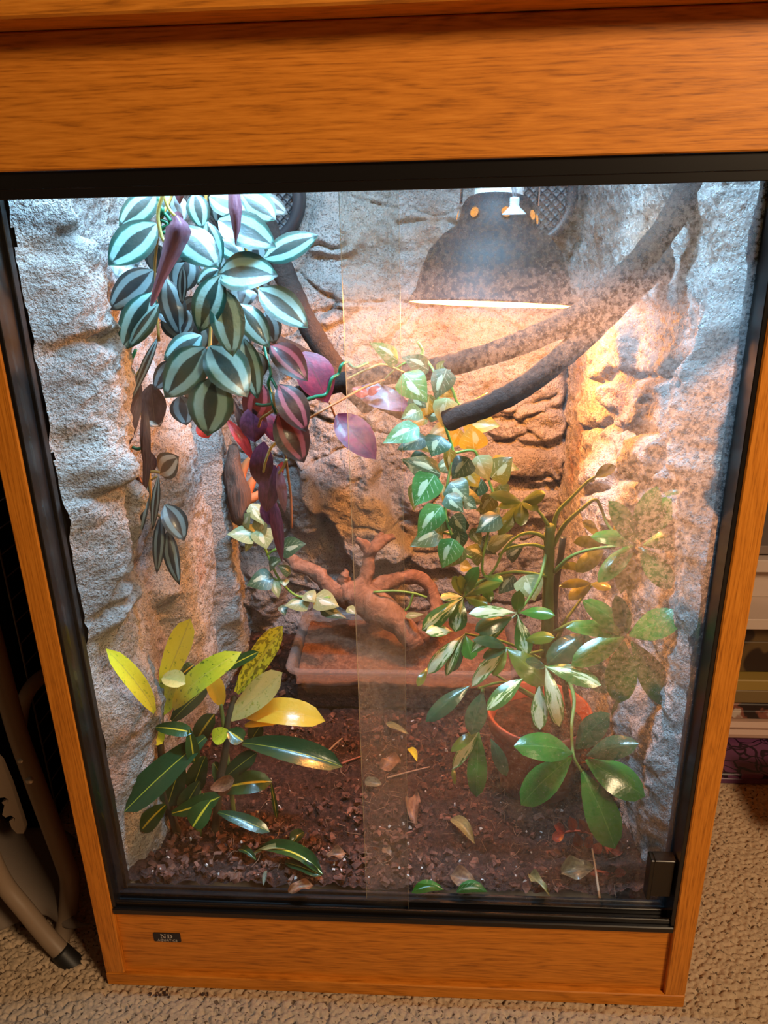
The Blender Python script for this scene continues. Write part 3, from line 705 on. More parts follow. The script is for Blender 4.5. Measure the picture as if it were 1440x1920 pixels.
for k in range(8):
    th = -PI / 2 + 0.12 + k * PI / 4; r_ = 0.0432
    V, F = lathe([(0.0001, 0.0), (0.0052, 0.0)], 14, (0, 0, 0)); V = np.array(V); ax = np.array([math.cos(th), math.sin(th), 0.16]); ax /= np.linalg.norm(ax)
    e1 = np.array([-math.sin(th), math.cos(th), 0]); e2 = np.cross(ax, e1)
    P = np.array([np.array([r_ * math.cos(th), r_ * math.sin(th), 0.089]) + e1 * p[0] + e2 * p[1] + ax * 0.0008 for p in V])
    o = mob('glow_disc', LC + P @ RM.T, F, hole.mat, LAMP); o['label'] = 'glowing orange disc for a vent hole in the collar'
V, F = lathe([(0.0265, 0.110), (0.0265, 0.15), (0.024, 0.172), (0.0001, 0.172)], 28, LC, RM); MB().add(V, F).build('ceramic_socket', plain('white_ceramic', (0.72, 0.74, 0.76), 0.25), LAMP, smooth=True)
WIRE = plain('plated_wire', (0.7, 0.7, 0.7), 0.25, metal=1.0)
for sx in (-1, 1): tube('hanger_rod', [LC + RM @ np.array([sx * 0.041, -0.012, 0.100]), LC + RM @ np.array([sx * 0.041, -0.012, 0.42])], 0.0016, WIRE, LAMP)
bulb = NT('heat_bulb_glow'); bulb.bsdf.inputs['Emission Color'].default_value = (1.0, 0.42, 0.10, 1); bulb.bsdf.inputs['Emission Strength'].default_value = 6.0
V, F = lathe([(0.0001, 0.012), (0.014, 0.015), (0.024, 0.026), (0.027, 0.040), (0.020, 0.062), (0.013, 0.085), (0.012, 0.1)], 24, LC, RM); MB().add(V, F).build('bulb', bulb.mat, LAMP, smooth=True)
pl = bpy.data.lights.new('heat_bulb_light', 'POINT'); pl.energy = BULB_POWER; pl.color = (1.0, 0.34, 0.075); pl.shadow_soft_size = 0.012
po = bpy.data.objects.new('heat_bulb_light', pl); COL.objects.link(po); po.location = tuple(LC + RM @ np.array([0, 0, -0.003]))
# clear suction cup dangling on two cords in front of the lamp neck
sc = atY(964, 402, 0.20); n = NT('clear_rubber'); n.pbr((0.50, 0.62, 0.70), 0.2); n.bsdf.inputs['Alpha'].default_value = 0.8
SC = thing('suction_cup', 'clear rubber suction cup dangling on cords in front of the lamp neck', 'suction cup', tuple(sc))
V, F = lathe([(0.0001, 0.0155), (0.0042, 0.015), (0.0046, 0.0135), (0.0044, 0.0075), (0.0056, 0.0058), (0.0112, 0.0006), (0.0115, 0.0), (0.0108, -0.0004), (0.005, 0.004), (0.0001, 0.0048)], 24, sc)
MB().add(V, F).build('cup', n.mat, SC, smooth=True)
for k in (-1, 1): tube('cord', [sc + np.array([0.001 * k, 0, 0.015]), sc + np.array([0.002 * k - 0.003, 0, 0.04]), sc + np.array([0.005 * k - 0.004, 0.0, 0.08]), (sc[0] + 0.006 * k - 0.004, sc[1], 1.129)], 0.0010, plain('grey_cord', (0.2, 0.2, 0.21), 0.5), SC, 6)

# ------------------------------------------------------------------ bendy climbing vines
n = NT('dark_foam_vine'); co = n.coord(); f = n.noise(co, 90, 5, 0.7)
n.pbr(n.mix(f, (0.012, 0.010, 0.010), (0.075, 0.055, 0.048)), 0.85, 0.2); n.bump(n.noise(co, 220, 5, 0.75), 1.0, 0.004); VINE = n.mat
def vine(name, P, r0, r1, label, group=None, mat=VINE, rough_=0.0009):
    C = spline(pts(P), 90); V, F = tube_mesh(C, (r0, r1), 16); V = np.array(V)
    V += rough_ * np.stack([vnoise(V[:, 0] * 160, V[:, 1] * 160, V[:, 2] * 160, k) for k in (1, 2, 3)], 1)
    o = mob(name, V, F, mat, loc=C[0]); tag(o, label, 'vine', group); return o
vine('climbing_vine', [(1330, 290, .14), (1240, 440, .13), (1150, 540, .13), (1075, 598, .14), (950, 652, .17), (820, 690, .22), (700, 705, .28), (620, 722, .34), (560, 740, .40)], 0.0115, 0.0115, 'thick dark bendable vine running from the top right corner across behind the lamp')
vine('climbing_vine', [(1290, 455, .20), (1240, 495, .17), (1180, 548, .15), (1100, 628, .14), (1000, 712, .14), (920, 758, .15), (868, 778, .155), (838, 790, .16)], 0.0115, 0.0105, 'shorter thick dark vine whose cut end hangs above the variegated pothos')
vine('climbing_vine', [(470, 330, .40), (505, 440, .38), (540, 530, .37), (575, 605, .36), (612, 665, .36), (648, 715, .37), (690, 760, .40)], 0.0135, 0.0125, 'dark vine on the left sloping down behind the striped plant')
vine('climbing_vine', [(500, 640, .33), (560, 668, .34), (640, 712, .36), (700, 742, .38), (760, 770, .40)], 0.013, 0.013, 'dark vine behind the purple leaves, crossing below the others')
vine('thin_vine', [(1318, 330, .14), (1300, 400, .15), (1275, 470, .17), (1255, 560, .19), (1235, 650, .21)], 0.0038, 0.003, 'thin brown vine hanging at the top right rock wall')

# ================================================================== soil, tub, driftwood
xs = np.arange(-0.284, 0.2845, 0.0024); ys = np.arange(0.0316, 0.58, 0.0024); X, Y, F = grid(xs, ys)
hz = 0.121 + 0.005 * fbm(X, Y, 10, 3, 5) + 0.0045 * fbm(X, Y, 60, 3, 8) + 0.0026 * vnoise(X * 260, Y * 260, None, 4)
f1, f2, cid = worley(X / 0.011, Y / 0.011, 44); hz += 0.0035 * (cid - 0.5) * sstep(0.02, 0.2, f2 - f1)
hz -= 0.002 * sstep(0.05, 0.033, Y)
o = mob('soil', np.stack([X, Y, hz], -1).reshape(-1, 3), F, SOIL, loc=(0, 0.3, 0.12)); tag(o, 'dark reddish brown bark soil covering the vivarium floor', 'soil', None, 'stuff')
def soil_z(x, y): return 0.122
TUBC = atY(780, 1300, 0.42); tx0, tx1, ty0, ty1 = atY(545, 1290, 0.335)[0], 0.165, 0.335, 0.50
tz0, tz1 = 0.1225, 0.192
TUB = thing('plastic_tub', 'clear rectangular plastic tub of sandy soil under the driftwood', 'tub', ((tx0 + tx1) / 2, (ty0 + ty1) / 2, tz0))
n = NT('frosted_tub_plastic'); n.pbr((0.55, 0.42, 0.36), 0.3); tr = n.node('ShaderNodeBsdfTransparent'); mx = n.node('ShaderNodeMixShader'); mx.inputs[0].default_value = 0.68
tl = n.node('ShaderNodeBsdfTranslucent'); tl.inputs[0].default_value = (0.7, 0.55, 0.48, 1); m2 = n.node('ShaderNodeMixShader'); m2.inputs[0].default_value = 0.45
n.t.links.new(n.bsdf.outputs[0], m2.inputs[1]); n.t.links.new(tl.outputs[0], m2.inputs[2]); n.t.links.new(tr.outputs[0], mx.inputs[2]); n.t.links.new(m2.outputs[0], mx.inputs[1]); n.shade(mx.outputs[0]); TUBM = n.mat
def rrect(x0, x1, y0, y1, r, z, k=6):
    out = []
    for (cx, cy, a0) in ((x1 - r, y1 - r, 0), (x0 + r, y1 - r, 90), (x0 + r, y0 + r, 180), (x1 - r, y0 + r, 270)):
        for i in range(k + 1): th = math.radians(a0 + 90 * i / k); out.append((cx + r * math.cos(th), cy + r * math.sin(th), z))
    return out
def loft(rings, closed_end=True):
    V, F = [], []; k = len(rings[0])
    for R_ in rings: V += R_
    for i in range(len(rings) - 1):
        for j in range(k): F.append((i * k + j, i * k + (j + 1) % k, (i + 1) * k + (j + 1) % k, (i + 1) * k + j))
    if closed_end: F.append(tuple(range((len(rings) - 1) * k, len(rings) * k)))
    return V, F
def ring(i, z, r=0.016): return rrect(tx0 + i, tx1 - i, ty0 + i, ty1 - i, r, z)
V, F = loft([ring(0.009, tz0), ring(0.003, tz1 - 0.008), ring(0.0, tz1 - 0.006)], False)
V2, F2 = loft([ring(0.0045, tz1 - 0.008), ring(0.0105, tz0 + 0.002)], True)
MB().add(V, F).add(V2, F2).build('tub_body', TUBM, TUB, smooth=True)
V, F = loft([ring(-0.0005, tz1 - 0.007), ring(-0.006, tz1 - 0.006, 0.02), ring(-0.0075, tz1 - 0.002, 0.021), ring(-0.006, tz1, 0.02), ring(0.001, tz1, 0.016), ring(0.0035, tz1 - 0.004, 0.015), ring(0.0045, tz1 - 0.008)], False)
MB().add(V, F).build('tub_rim', TUBM, TUB, smooth=True)
xs = np.arange(tx0 + 0.0065, tx1 - 0.006, 0.0022); ys = np.arange(ty0 + 0.0065, ty1 - 0.006, 0.0022); X, Y, F = grid(xs, ys)
hz = 0.163 + 0.020 * sstep(ty0, ty1 - 0.05, Y) + 0.004 * fbm(X, Y, 20, 3, 15) + 0.0018 * fbm(X, Y, 110, 2, 18)
o = mob('tub_soil', np.stack([X, Y, hz], -1).reshape(-1, 3), F, TUBSOIL, TUB)
b = MB().box(xs[0] + 0.002, xs[-1] - 0.002, ys[0], ys[-1], tz0 + 0.004, 0.157); b.build('soil_block', SOIL, TUB)

n = NT('reddish_driftwood'); co = n.coord(); g = n.noise(n.map(co, (60, 60, 60)), 1.0, 6, 0.7, 1.0)
n.pbr(n.ramp(g, [(0.3, (0.085, 0.04, 0.025)), (0.5, (0.23, 0.115, 0.07)), (0.72, (0.38, 0.21, 0.14))]), 0.75, 0.2); n.bump(g, 0.9, 0.004); DRIFT = n.mat
DW = thing('driftwood', 'branching reddish brown driftwood root lying on the plastic tub', 'driftwood', tuple(atY(690, 1120, 0.42)))
def limb(P, r, name='branch', n_=12):
    C = spline(pts(P), 8 * len(P)); V, F = tube_mesh(C, r, n_); V = np.array(V); k = np.stack([vnoise(V[:, 0] * 70, V[:, 1] * 70, V[:, 2] * 70, s_) + 0.5 * vnoise(V[:, 0] * 190, V[:, 1] * 190, V[:, 2] * 190, s_ + 4) for s_ in (1, 2, 3)], 1)
    return mob(name, V + k * 0.0026, F, DRIFT, DW)
limb([(537, 1040, .44), (560, 1058, .435), (590, 1072, .43), (615, 1095, .42), (650, 1118, .42), (685, 1125, .42)], (0.0065, 0.0105, 0.0105, 0.012, 0.018, 0.021))
limb([(640, 1100, .42), (670, 1118, .415), (700, 1135, .41), (745, 1165, .395), (772, 1200, .385), (778, 1214, .38)], (0.012, 0.022, 0.026, 0.019, 0.015, 0.011), 'trunk', 14)
limb([(668, 1115, .42), (685, 1085, .43), (692, 1050, .44), (700, 1028, .44), (722, 1012, .445), (738, 1006, .45)], (0.020, 0.011, 0.009, 0.0085, 0.0075, 0.004))
limb([(696, 1040, .44), (684, 1022, .44), (668, 1012, .44)], (0.009, 0.007, 0.004))
limb([(706, 1022, .445), (712, 1008, .45), (716, 1000, .45)], (0.008, 0.006, 0.003))
limb([(650, 1110, .42), (645, 1085, .42), (650, 1070, .42)], (0.011, 0.009, 0.004))
limb([(690, 1112, .43), (722, 1094, .44), (755, 1084, .45), (785, 1084, .45), (806, 1100, .445), (818, 1130, .435), (815, 1160, .42), (800, 1188, .40), (795, 1204, .395)], (0.014, 0.0115, 0.0095, 0.0095, 0.010, 0.010, 0.0105, 0.008, 0.005))
limb([(790, 1165, .41), (788, 1182, .40), (796, 1202, .395)], (0.006, 0.005, 0.003))

# ================================================================== outside, left: folded chair and wire crate
TAN = plain('tan_powder_coated_tube', (0.27, 0.19, 0.125), 0.45, 0.4); BLK = plain('black_rubber_foot', (0.01, 0.009, 0.008), 0.5)
CH = thing('folding_chair', 'folded tan tube framed garden chair leaning beside the vivarium', 'chair', tuple(atZ(140, 1815, 0)))
tube('front_leg', pts([(-230, 700, .10), (-110, 1200, .06), (-40, 1500, .045), (-22, 1590, .045), (6, 1654, .045), (47, 1706, .04), (89, 1757, .035), (124, 1794, .03)]), 0.0100, TAN, CH, 14, 60)
tube('foot_cap', pts([(112, 1783, .031), (133, 1805, .028), (150, 1822, .025)]), (0.0112, 0.0125, 0.0118), BLK, CH, 14)
tube('rear_leg', pts([(-190, 560, .22), (-95, 900, .185), (-15, 1195, .15), (27, 1355, .13), (59, 1448, .115), (95, 1545, .10), (120, 1612, .09), (131, 1650, .085), (128, 1706, .075), (116, 1775, .055)]), 0.0112, TAN, CH, 14, 60)
for (px, py, Y_) in ((39, 1424, .1115), (55, 1462, .1045)):
    c = atY(px, py, Y_); V, F = lathe([(0.0001, 0.003), (0.0035, 0.0022), (0.0052, 0.0)], 16, c, [[1, 0, 0], [0, 0.5, -0.85], [0, 0.85, 0.5]]); mob('rivet', V, F, plain('steel_rivet', (0.5, 0.45, 0.38), 0.35, metal=0.9), CH)
# notched adjusting plate
out = [(-30, 1395), (2, 1428), (20, 1470), (40, 1530), (47, 1552), (44, 1563), (32, 1563), (22, 1553), (17, 1540), (24, 1535), (27, 1541), (28, 1534), (20, 1529), (10, 1533), (4, 1528), (8, 1510), (3, 1505), (12, 1500), (15, 1507), (16, 1499), (8, 1495), (-30, 1500)]
V = [atY(x, y, .105) for x, y in out]; k = len(V); V2 = [v + np.array([0.0, 0.006, 0.0]) for v in V]
o = mob('notched_plate', V + V2, [tuple(range(k)), tuple(range(2 * k - 1, k - 1, -1))] + [(i, (i + 1) % k, k + (i + 1) % k, k + i) for i in range(k)], TAN, CH, smooth=False); fix_normals(o)
tube('armrest_bend', pts([(36, 1370, .2), (42, 1325, .2), (56, 1292, .2), (80, 1268, .22), (110, 1255, .25)]), 0.009, TAN, CH, 12, 30)
# slung fabric seat, hanging in a soft sheet behind the tubes
us = np.linspace(0, 1, 24); vs = np.linspace(0, 1, 20); U, Vv, F = grid(us, vs); P = []
TL, TR_, BR, BL = atY(-80, 1490, .19), atY(140, 1585, .17), atZ(178, 1722, 0.012), atZ(-60, 1738, 0.012)
for u_, v_ in zip(U.ravel(), Vv.ravel()):
    p = (1 - v_) * ((1 - u_) * TL + u_ * TR_) + v_ * ((1 - u_) * BL + u_ * BR); P.append(p + np.array([0, -0.03 * math.sin(PI * v_) + 0.012 * math.sin(9 * u_ + 3 * v_), 0]))
n = NT('grey_woven_sling'); n.pbr((0.22, 0.17, 0.13), 0.9, 0.1); n.bump(n.noise(n.coord(), 500, 2, 0.5), 0.3, 0.001)
o = mob('fabric_seat', P, F, n.mat, CH); md = o.modifiers.new('thick', 'SOLIDIFY'); md.thickness = 0.004

CR = thing('wire_crate', 'black wire pet crate in the shadow beside the vivarium', 'crate', (-0.62, 0.48, 0.0))
WB = plain('dark_wire', (0.11, 0.085, 0.065), 0.4)
for z in np.arange(0.03, 0.70, 0.03): tube('wire', [(-0.46, 0.215, z), (-0.46, 0.75, z)], 0.0009, WB, CR, 5, 2)
for y in np.arange(0.215, 0.76, 0.085): tube('wire', [(-0.4607, y, 0.0), (-0.4607, y, 0.70)], 0.0012, WB, CR, 5, 2)
DK = plain('black_crate_shade', (0.004, 0.0035, 0.003), 0.9, 0.05)  # black stand-in for the deep shade in and behind the crate
MB().box(-0.95, -0.475, 0.215, 0.75, 0.0, 0.70, bev=0.01).build('shade_block', DK, CR)
MB().box(-0.4615, -0.33, 0.755, 0.77, 0.0, 0.80).build('shade_filler', DK, CR)  # added black filler for the dark gap beside the crate

# ================================================================== outside, right: shelf with boxes
YS = 0.43
def zz_(py, Y_=YS): return float(atY(1420, py, Y_)[2])
x0s, x1s = 0.36, 0.95
SH = thing('white_shelf', 'white shelving unit right of the vivarium with boxes stacked under it', 'shelf', (0.65, 0.6, 0.0))
WS = plain('white_shelf_laminate', (0.62, 0.50, 0.42), 0.5)
MB().box(0.36, x1s, YS - 0.02, 0.9, zz_(1168), zz_(1149), bev=0.001).build('shelf_board', WS, SH)
MB().box(0.36, x1s, YS + 0.05, YS + 0.07, zz_(1149) + 0.0005, zz_(1090)).build('back_rail', WS, SH)
MB().box(0.36, x1s, YS + 0.02, 0.9, zz_(1085), zz_(1062), bev=0.001).build('shelf_board', WS, SH)
MB().box(0.36, x1s, YS + 0.03, 0.9, zz_(1056), zz_(1040), bev=0.001).build('shelf_board', plain('grey_shelf_laminate', (0.22, 0.17, 0.14), 0.5), SH)
MB().box(0.93, 0.95, YS + 0.0, 0.9, 0.0, zz_(1168) - 0.0005).build('side_upright', WS, SH)
MB().box(0.508, 1.0595, 0.176, 0.30, 0.09, 0.10).build('shadow_board', WS, SH)  # unseen board added to cast a shadow on the carpet
MB().box(1.06, 1.08, 0.10, 0.9, 0.0, 0.4195).build('side_upright', WS, SH)  # unseen upright holding the added shadow board
z = 0.0
def flatbox(name, z0, z1, y0, label, mat, x0=0.37, x1=0.80, y1=0.80, lid=None, bev=0.0015, cat='box'):
    t = thing(name, label, cat, ((x0 + x1) / 2, (y0 + y1) / 2, z0), 'boxes stacked under the shelf')
    h = z1 - z0
    MB().box(x0 + 0.001, x1 - 0.001, y0 + 0.001, y1, z0, z0 + h * 0.55, bev=bev).build('box_base', lid or mat, t)
    MB().box(x0, x1, y0, y1, z0 + h * 0.552, z1, bev=bev).build('box_lid', mat, t); return t
n = NT('purple_scribble_print'); co = n.coord()
def line_mask(sc, off): 
    v = n.voro(n.map(co, (1, 1, 1), off), sc, 'DISTANCE_TO_EDGE'); return n.ss(0.045, 0.02, v)
warp = n.node('ShaderNodeVectorMath', operation='ADD'); n.t.links.new(co, warp.inputs[0])
nzv = n.node('ShaderNodeTexNoise'); nzv.inputs['Scale'].default_value = 14; n.t.links.new(co, nzv.inputs['Vector'])
sc_ = n.node('ShaderNodeVectorMath', operation='SCALE'); sc_.inputs['Scale'].default_value = 0.08; n.t.links.new(nzv.outputs['Color'], sc_.inputs[0]); n.t.links.new(sc_.outputs[0], warp.inputs[1])
v = n.node('ShaderNodeTexVoronoi', feature='DISTANCE_TO_EDGE'); v.inputs['Scale'].default_value = 38; n.t.links.new(warp.outputs[0], v.inputs['Vector'])
v2 = n.node('ShaderNodeTexVoronoi', feature='DISTANCE_TO_EDGE'); v2.inputs['Scale'].default_value = 25; n.t.links.new(n.map(warp.outputs[0], (1, 1, 1), (3, 5, 1)), v2.inputs['Vector'])
mk = n.m('MAXIMUM', n.ss(0.06, 0.03, v.outputs[0]), n.ss(0.05, 0.025, v2.outputs[0]))
n.pbr(n.mix(mk, (0.16, 0.055, 0.14), (0.02, 0.008, 0.02)), 0.4); PURP = n.mat
zA = float(atY(1420, 1453, 0.345)[2]); yB = float(atZ(1420, 1391, zA)[1])
flatbox('game_box', 0.0, zA, 0.345, 'flat purple game box with black scribbled lines, lowest of the stack', PURP, lid=plain('purple_box_side', (0.13, 0.05, 0.12), 0.4))
zb = lambda py: float(atY(1420, py, yB)[2])
flatbox('storage_box', zA + 0.0005, zb(1358), yB, 'pinkish beige box with rounded corners lying on the purple box', plain('beige_card', (0.55, 0.36, 0.27), 0.5), bev=0.006, x0=0.405)
n = NT('dark_picture_print'); co = n.coord(); f = n.noise(co, 16, 3, 0.5, 1.5); n.pbr(n.mix(n.ss(0.52, 0.56, f), (0.03, 0.018, 0.014), n.mix(n.ss(0.6, 0.66, f), (0.25, 0.09, 0.06), (0.6, 0.5, 0.42))), 0.45)
flatbox('game_box', zb(1357), zb(1328), yB + 0.01, 'dark picture box with white wave print above the beige box', n.mat)
flatbox('game_box', zb(1327), zb(1283), yB + 0.01, 'olive yellow box in the middle of the stack', plain('olive_yellow_card', (0.36, 0.24, 0.055), 0.5), lid=plain('dull_olive_card', (0.22, 0.15, 0.06), 0.5))
n = NT('brown_poster_print'); co = n.coord(); f = n.noise(co, 7, 2, 0.4, 1.0); n.pbr(n.mix(n.ss(0.5, 0.52, f), (0.13, 0.08, 0.03), (0.03, 0.016, 0.01)), 0.45)
flatbox('game_box', zb(1282), zb(1175), yB + 0.03, 'tall dark brown picture box at the top of the stack', n.mat)

# ================================================================== plants
GST = plain('green_plastic_stem', (0.015, 0.16, 0.08), 0.35); YST = plain('ochre_stem', (0.38, 0.24, 0.06), 0.45); OST = plain('orange_stem', (0.40, 0.15, 0.05), 0.5)
LST = plain('living_green_stem', (0.16, 0.26, 0.05), 0.45); WST = plain('woody_green_stem', (0.13, 0.19, 0.05), 0.6, bump=(90, 0.5, 0.002)); DST = plain('dark_stem', (0.06, 0.05, 0.03), 0.6)
def stem(parent, P, r, mat, n=7): return tube('stem', pts(P), r, mat, parent, n)
# ---- hanging striped plant: base px, tip px, width px, depth of base and tip, material, profile, tilt
HP = thing('hanging_plant', 'artificial hanging plant with striped teal leaves, bunched at the top left', 'plant', tuple(atY(385, 372, .14)))
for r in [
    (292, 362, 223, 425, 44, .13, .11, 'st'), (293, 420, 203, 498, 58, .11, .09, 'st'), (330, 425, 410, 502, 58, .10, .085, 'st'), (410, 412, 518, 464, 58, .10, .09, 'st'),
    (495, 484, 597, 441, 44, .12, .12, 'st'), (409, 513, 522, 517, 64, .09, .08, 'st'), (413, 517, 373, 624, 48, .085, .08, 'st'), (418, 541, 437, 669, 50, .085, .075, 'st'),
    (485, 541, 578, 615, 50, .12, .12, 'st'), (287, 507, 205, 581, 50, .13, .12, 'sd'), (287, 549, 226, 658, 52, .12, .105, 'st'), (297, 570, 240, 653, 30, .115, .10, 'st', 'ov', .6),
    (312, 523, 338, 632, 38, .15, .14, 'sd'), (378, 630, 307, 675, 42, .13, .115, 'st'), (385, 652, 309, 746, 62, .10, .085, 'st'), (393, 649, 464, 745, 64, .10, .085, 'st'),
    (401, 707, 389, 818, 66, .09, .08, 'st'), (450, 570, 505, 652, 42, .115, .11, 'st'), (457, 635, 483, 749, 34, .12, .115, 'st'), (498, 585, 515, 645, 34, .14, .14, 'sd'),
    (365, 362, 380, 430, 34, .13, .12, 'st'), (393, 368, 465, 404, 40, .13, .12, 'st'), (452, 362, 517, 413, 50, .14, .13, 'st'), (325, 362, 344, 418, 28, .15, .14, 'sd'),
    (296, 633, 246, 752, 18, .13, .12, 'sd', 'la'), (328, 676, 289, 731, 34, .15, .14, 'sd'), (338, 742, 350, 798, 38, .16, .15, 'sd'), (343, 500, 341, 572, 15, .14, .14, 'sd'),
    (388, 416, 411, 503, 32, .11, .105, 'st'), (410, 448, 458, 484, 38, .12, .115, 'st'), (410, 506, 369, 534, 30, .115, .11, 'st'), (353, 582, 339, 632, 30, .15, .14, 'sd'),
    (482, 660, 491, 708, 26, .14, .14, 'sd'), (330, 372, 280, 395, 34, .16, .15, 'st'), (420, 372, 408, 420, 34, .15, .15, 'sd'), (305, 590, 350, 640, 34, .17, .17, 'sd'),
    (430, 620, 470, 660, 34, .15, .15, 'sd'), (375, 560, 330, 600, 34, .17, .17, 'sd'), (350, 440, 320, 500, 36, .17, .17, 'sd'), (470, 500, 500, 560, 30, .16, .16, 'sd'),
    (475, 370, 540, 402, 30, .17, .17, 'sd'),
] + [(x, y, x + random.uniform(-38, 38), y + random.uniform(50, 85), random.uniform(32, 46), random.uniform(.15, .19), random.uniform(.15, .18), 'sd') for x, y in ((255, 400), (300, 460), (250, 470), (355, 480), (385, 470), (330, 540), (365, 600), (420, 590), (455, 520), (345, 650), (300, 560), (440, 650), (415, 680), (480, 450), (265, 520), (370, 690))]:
    leaf(HP, *r[:8], *(r[8:9] or ('ov',)), *(r[9:10] or (0,)), arch=random.uniform(.03, .10), fold=random.uniform(-.22, .22) - .05, wave=.012, nt=10, nu=6)
for P, r in (([(385, 345, .15), (386, 372, .15), (380, 440, .14), (388, 520, .12), (395, 600, .12), (392, 680, .11), (398, 712, .11)], .0016),
             ([(330, 345, .14), (320, 372, .14), (300, 420, .13), (290, 500, .14), (292, 560, .13), (298, 640, .13)], .0014),
             ([(420, 345, .15), (425, 380, .15), (450, 430, .13), (470, 500, .13), (490, 560, .13)], .0013)): stem(HP, P, r, YST)
stem(HP, [(312, 350, .085), (305, 365, .085), (296, 402, .085), (302, 440, .085), (310, 455, .085)], .0016, LM['cp'])
stem(HP, [(306, 365, .09), (316, 390, .09), (328, 405, .09)], .0014, LM['cp'])
for P in ([(295, 380, .13), (305, 395, .125), (298, 410, .13), (315, 420, .13), (300, 432, .13), (318, 440, .13)], [(300, 372, .13), (292, 390, .13), (310, 402, .13), (320, 415, .13)]): stem(HP, P, .0018, GST)
for (px, py) in ((335, 372), (332, 410)): leaf(HP, px, 330 if py < 400 else py - 14, px + 2, py + 12, 22, .1, .1, 'pp', 'la')
# ---- purple-leaved strands hanging below it
PP = thing('purple_trailing_plant', 'artificial trailing plant with pink striped and purple leaves, left of the glass overlap', 'plant', tuple(atY(500, 620, .16)))
for r in [
    (508, 646, 577, 716, 44, .14, .13, 'pk'), (523, 721, 575, 810, 46, .12, .115, 'pk'), (522, 776, 570, 868, 52, .125, .12, 'pk'), (493, 722, 473, 794, 46, .17, .17, 'pk'),
    (375, 790, 391, 822, 26, .16, .16, 'rd'), (568, 660, 615, 756, 56, .17, .16, 'pr'), (631, 778, 705, 862, 50, .18, .16, 'pr'), (473, 762, 478, 830, 40, .17, .17, 'pu'),
    (495, 828, 488, 912, 34, .16, .17, 'pu'), (515, 872, 499, 960, 32, .165, .17, 'pu'), (522, 874, 534, 962, 20, .155, .16, 'pp', 'la'), (511, 930, 529, 1054, 24, .17, .18, 'pu', 'la'),
    (425, 786, 476, 866, 22, .17, .17, 'rd', 'la'), (437, 748, 474, 866, 16, .18, .18, 'pb', 'la'), (505, 775, 520, 830, 30, .18, .18, 'pr'), (668, 730, 775, 770, 52, .26, .24, 'pu', 'la'),
    (690, 740, 660, 728, 18, .24, .24, 'rd'), (690, 740, 715, 726, 18, .24, .24, 'rd', 'la'), (520, 900, 530, 865, 14, .17, .17, 'rd'), (497, 935, 507, 985, 24, .18, .18, 'pu'),
]:
    leaf(PP, *r[:8], *(r[8:9] or ('ov',)), arch=random.uniform(.04, .14), fold=random.uniform(-.3, .3), wave=.03, nt=10, nu=6)
for P, r, m in (([(494, 640, .16), (500, 670, .15), (508, 700, .14), (503, 718, .14), (507, 735, .14), (512, 760, .13), (518, 775, .13)], .0016, GST),
                ([(508, 708, .14), (520, 730, .13), (526, 745, .13)], .0016, GST), ([(480, 758, .16), (495, 760, .15), (513, 757, .14)], .0016, GST),
                ([(560, 770, .14), (570, 752, .14), (590, 744, .15), (612, 738, .16), (622, 710, .16), (634, 702, .17), (640, 685, .17), (652, 680, .18), (665, 690, .18), (690, 680, .2)], .0017, GST),
                ([(563, 775, .14), (580, 783, .15), (600, 772, .15), (640, 750, .17), (680, 728, .2), (720, 712, .22)], .0013, OST),
                ([(512, 735, .135), (514, 765, .13), (505, 775, .14), (490, 785, .15), (485, 800, .16)], .0015, YST), ([(535, 850, .14), (540, 890, .15), (545, 930, .16), (547, 990, .17)], .0013, OST),
                ([(522, 826, .14), (508, 840, .15), (498, 865, .15), (494, 885, .155)], .0014, LM['cp']), ([(537, 862, .14), (530, 878, .15), (521, 890, .155), (520, 910, .16)], .0014, LM['cp']), ([(618, 755, .17), (628, 780, .18), (635, 792, .18)], .0012, OST),
                ([(650, 712, .2), (690, 692, .2), (720, 684, .21), (760, 700, .22)], .0014, YST)): stem(PP, P, r, m)
# curled mauve leaves in front of the striped bunch belong to the same strands
for (P, wv) in (([(330, 404, .075), (335, 430, .072), (322, 470, .075), (302, 520, .08), (288, 560, .085), (283, 574, .09)], (.004, .030, .022, .012, .007, .002)), ([(438, 350, .085), (441, 390, .08), (443, 425, .08), (442, 458, .082)], (.013, .016, .010, .001))):
    C = spline(pts(P), 16); ww = np.interp(np.linspace(0, 1, 16), np.linspace(0, 1, len(wv)), wv); V, UV, F = [], [], []
    for i in range(16):
        vw = CAM - C[i]; vw /= np.linalg.norm(vw); a = C[min(15, i + 1)] - C[max(0, i - 1)]; s_ = np.cross(a, vw); s_ /= np.linalg.norm(s_)
        for j, uu in enumerate((-1, -.5, 0, .5, 1)): V.append(C[i] + s_ * ww[i] * .5 * uu * .7 - vw * ww[i] * .5 * uu * uu * .8); UV.append(((uu + 1) / 2, i / 15))
    F = [(i * 5 + j, i * 5 + j + 1, i * 5 + j + 6, i * 5 + j + 5) for i in range(15) for j in range(4)]
    mob('leaf', V, np.array(F), LM['pp'], PP, uv=UV)
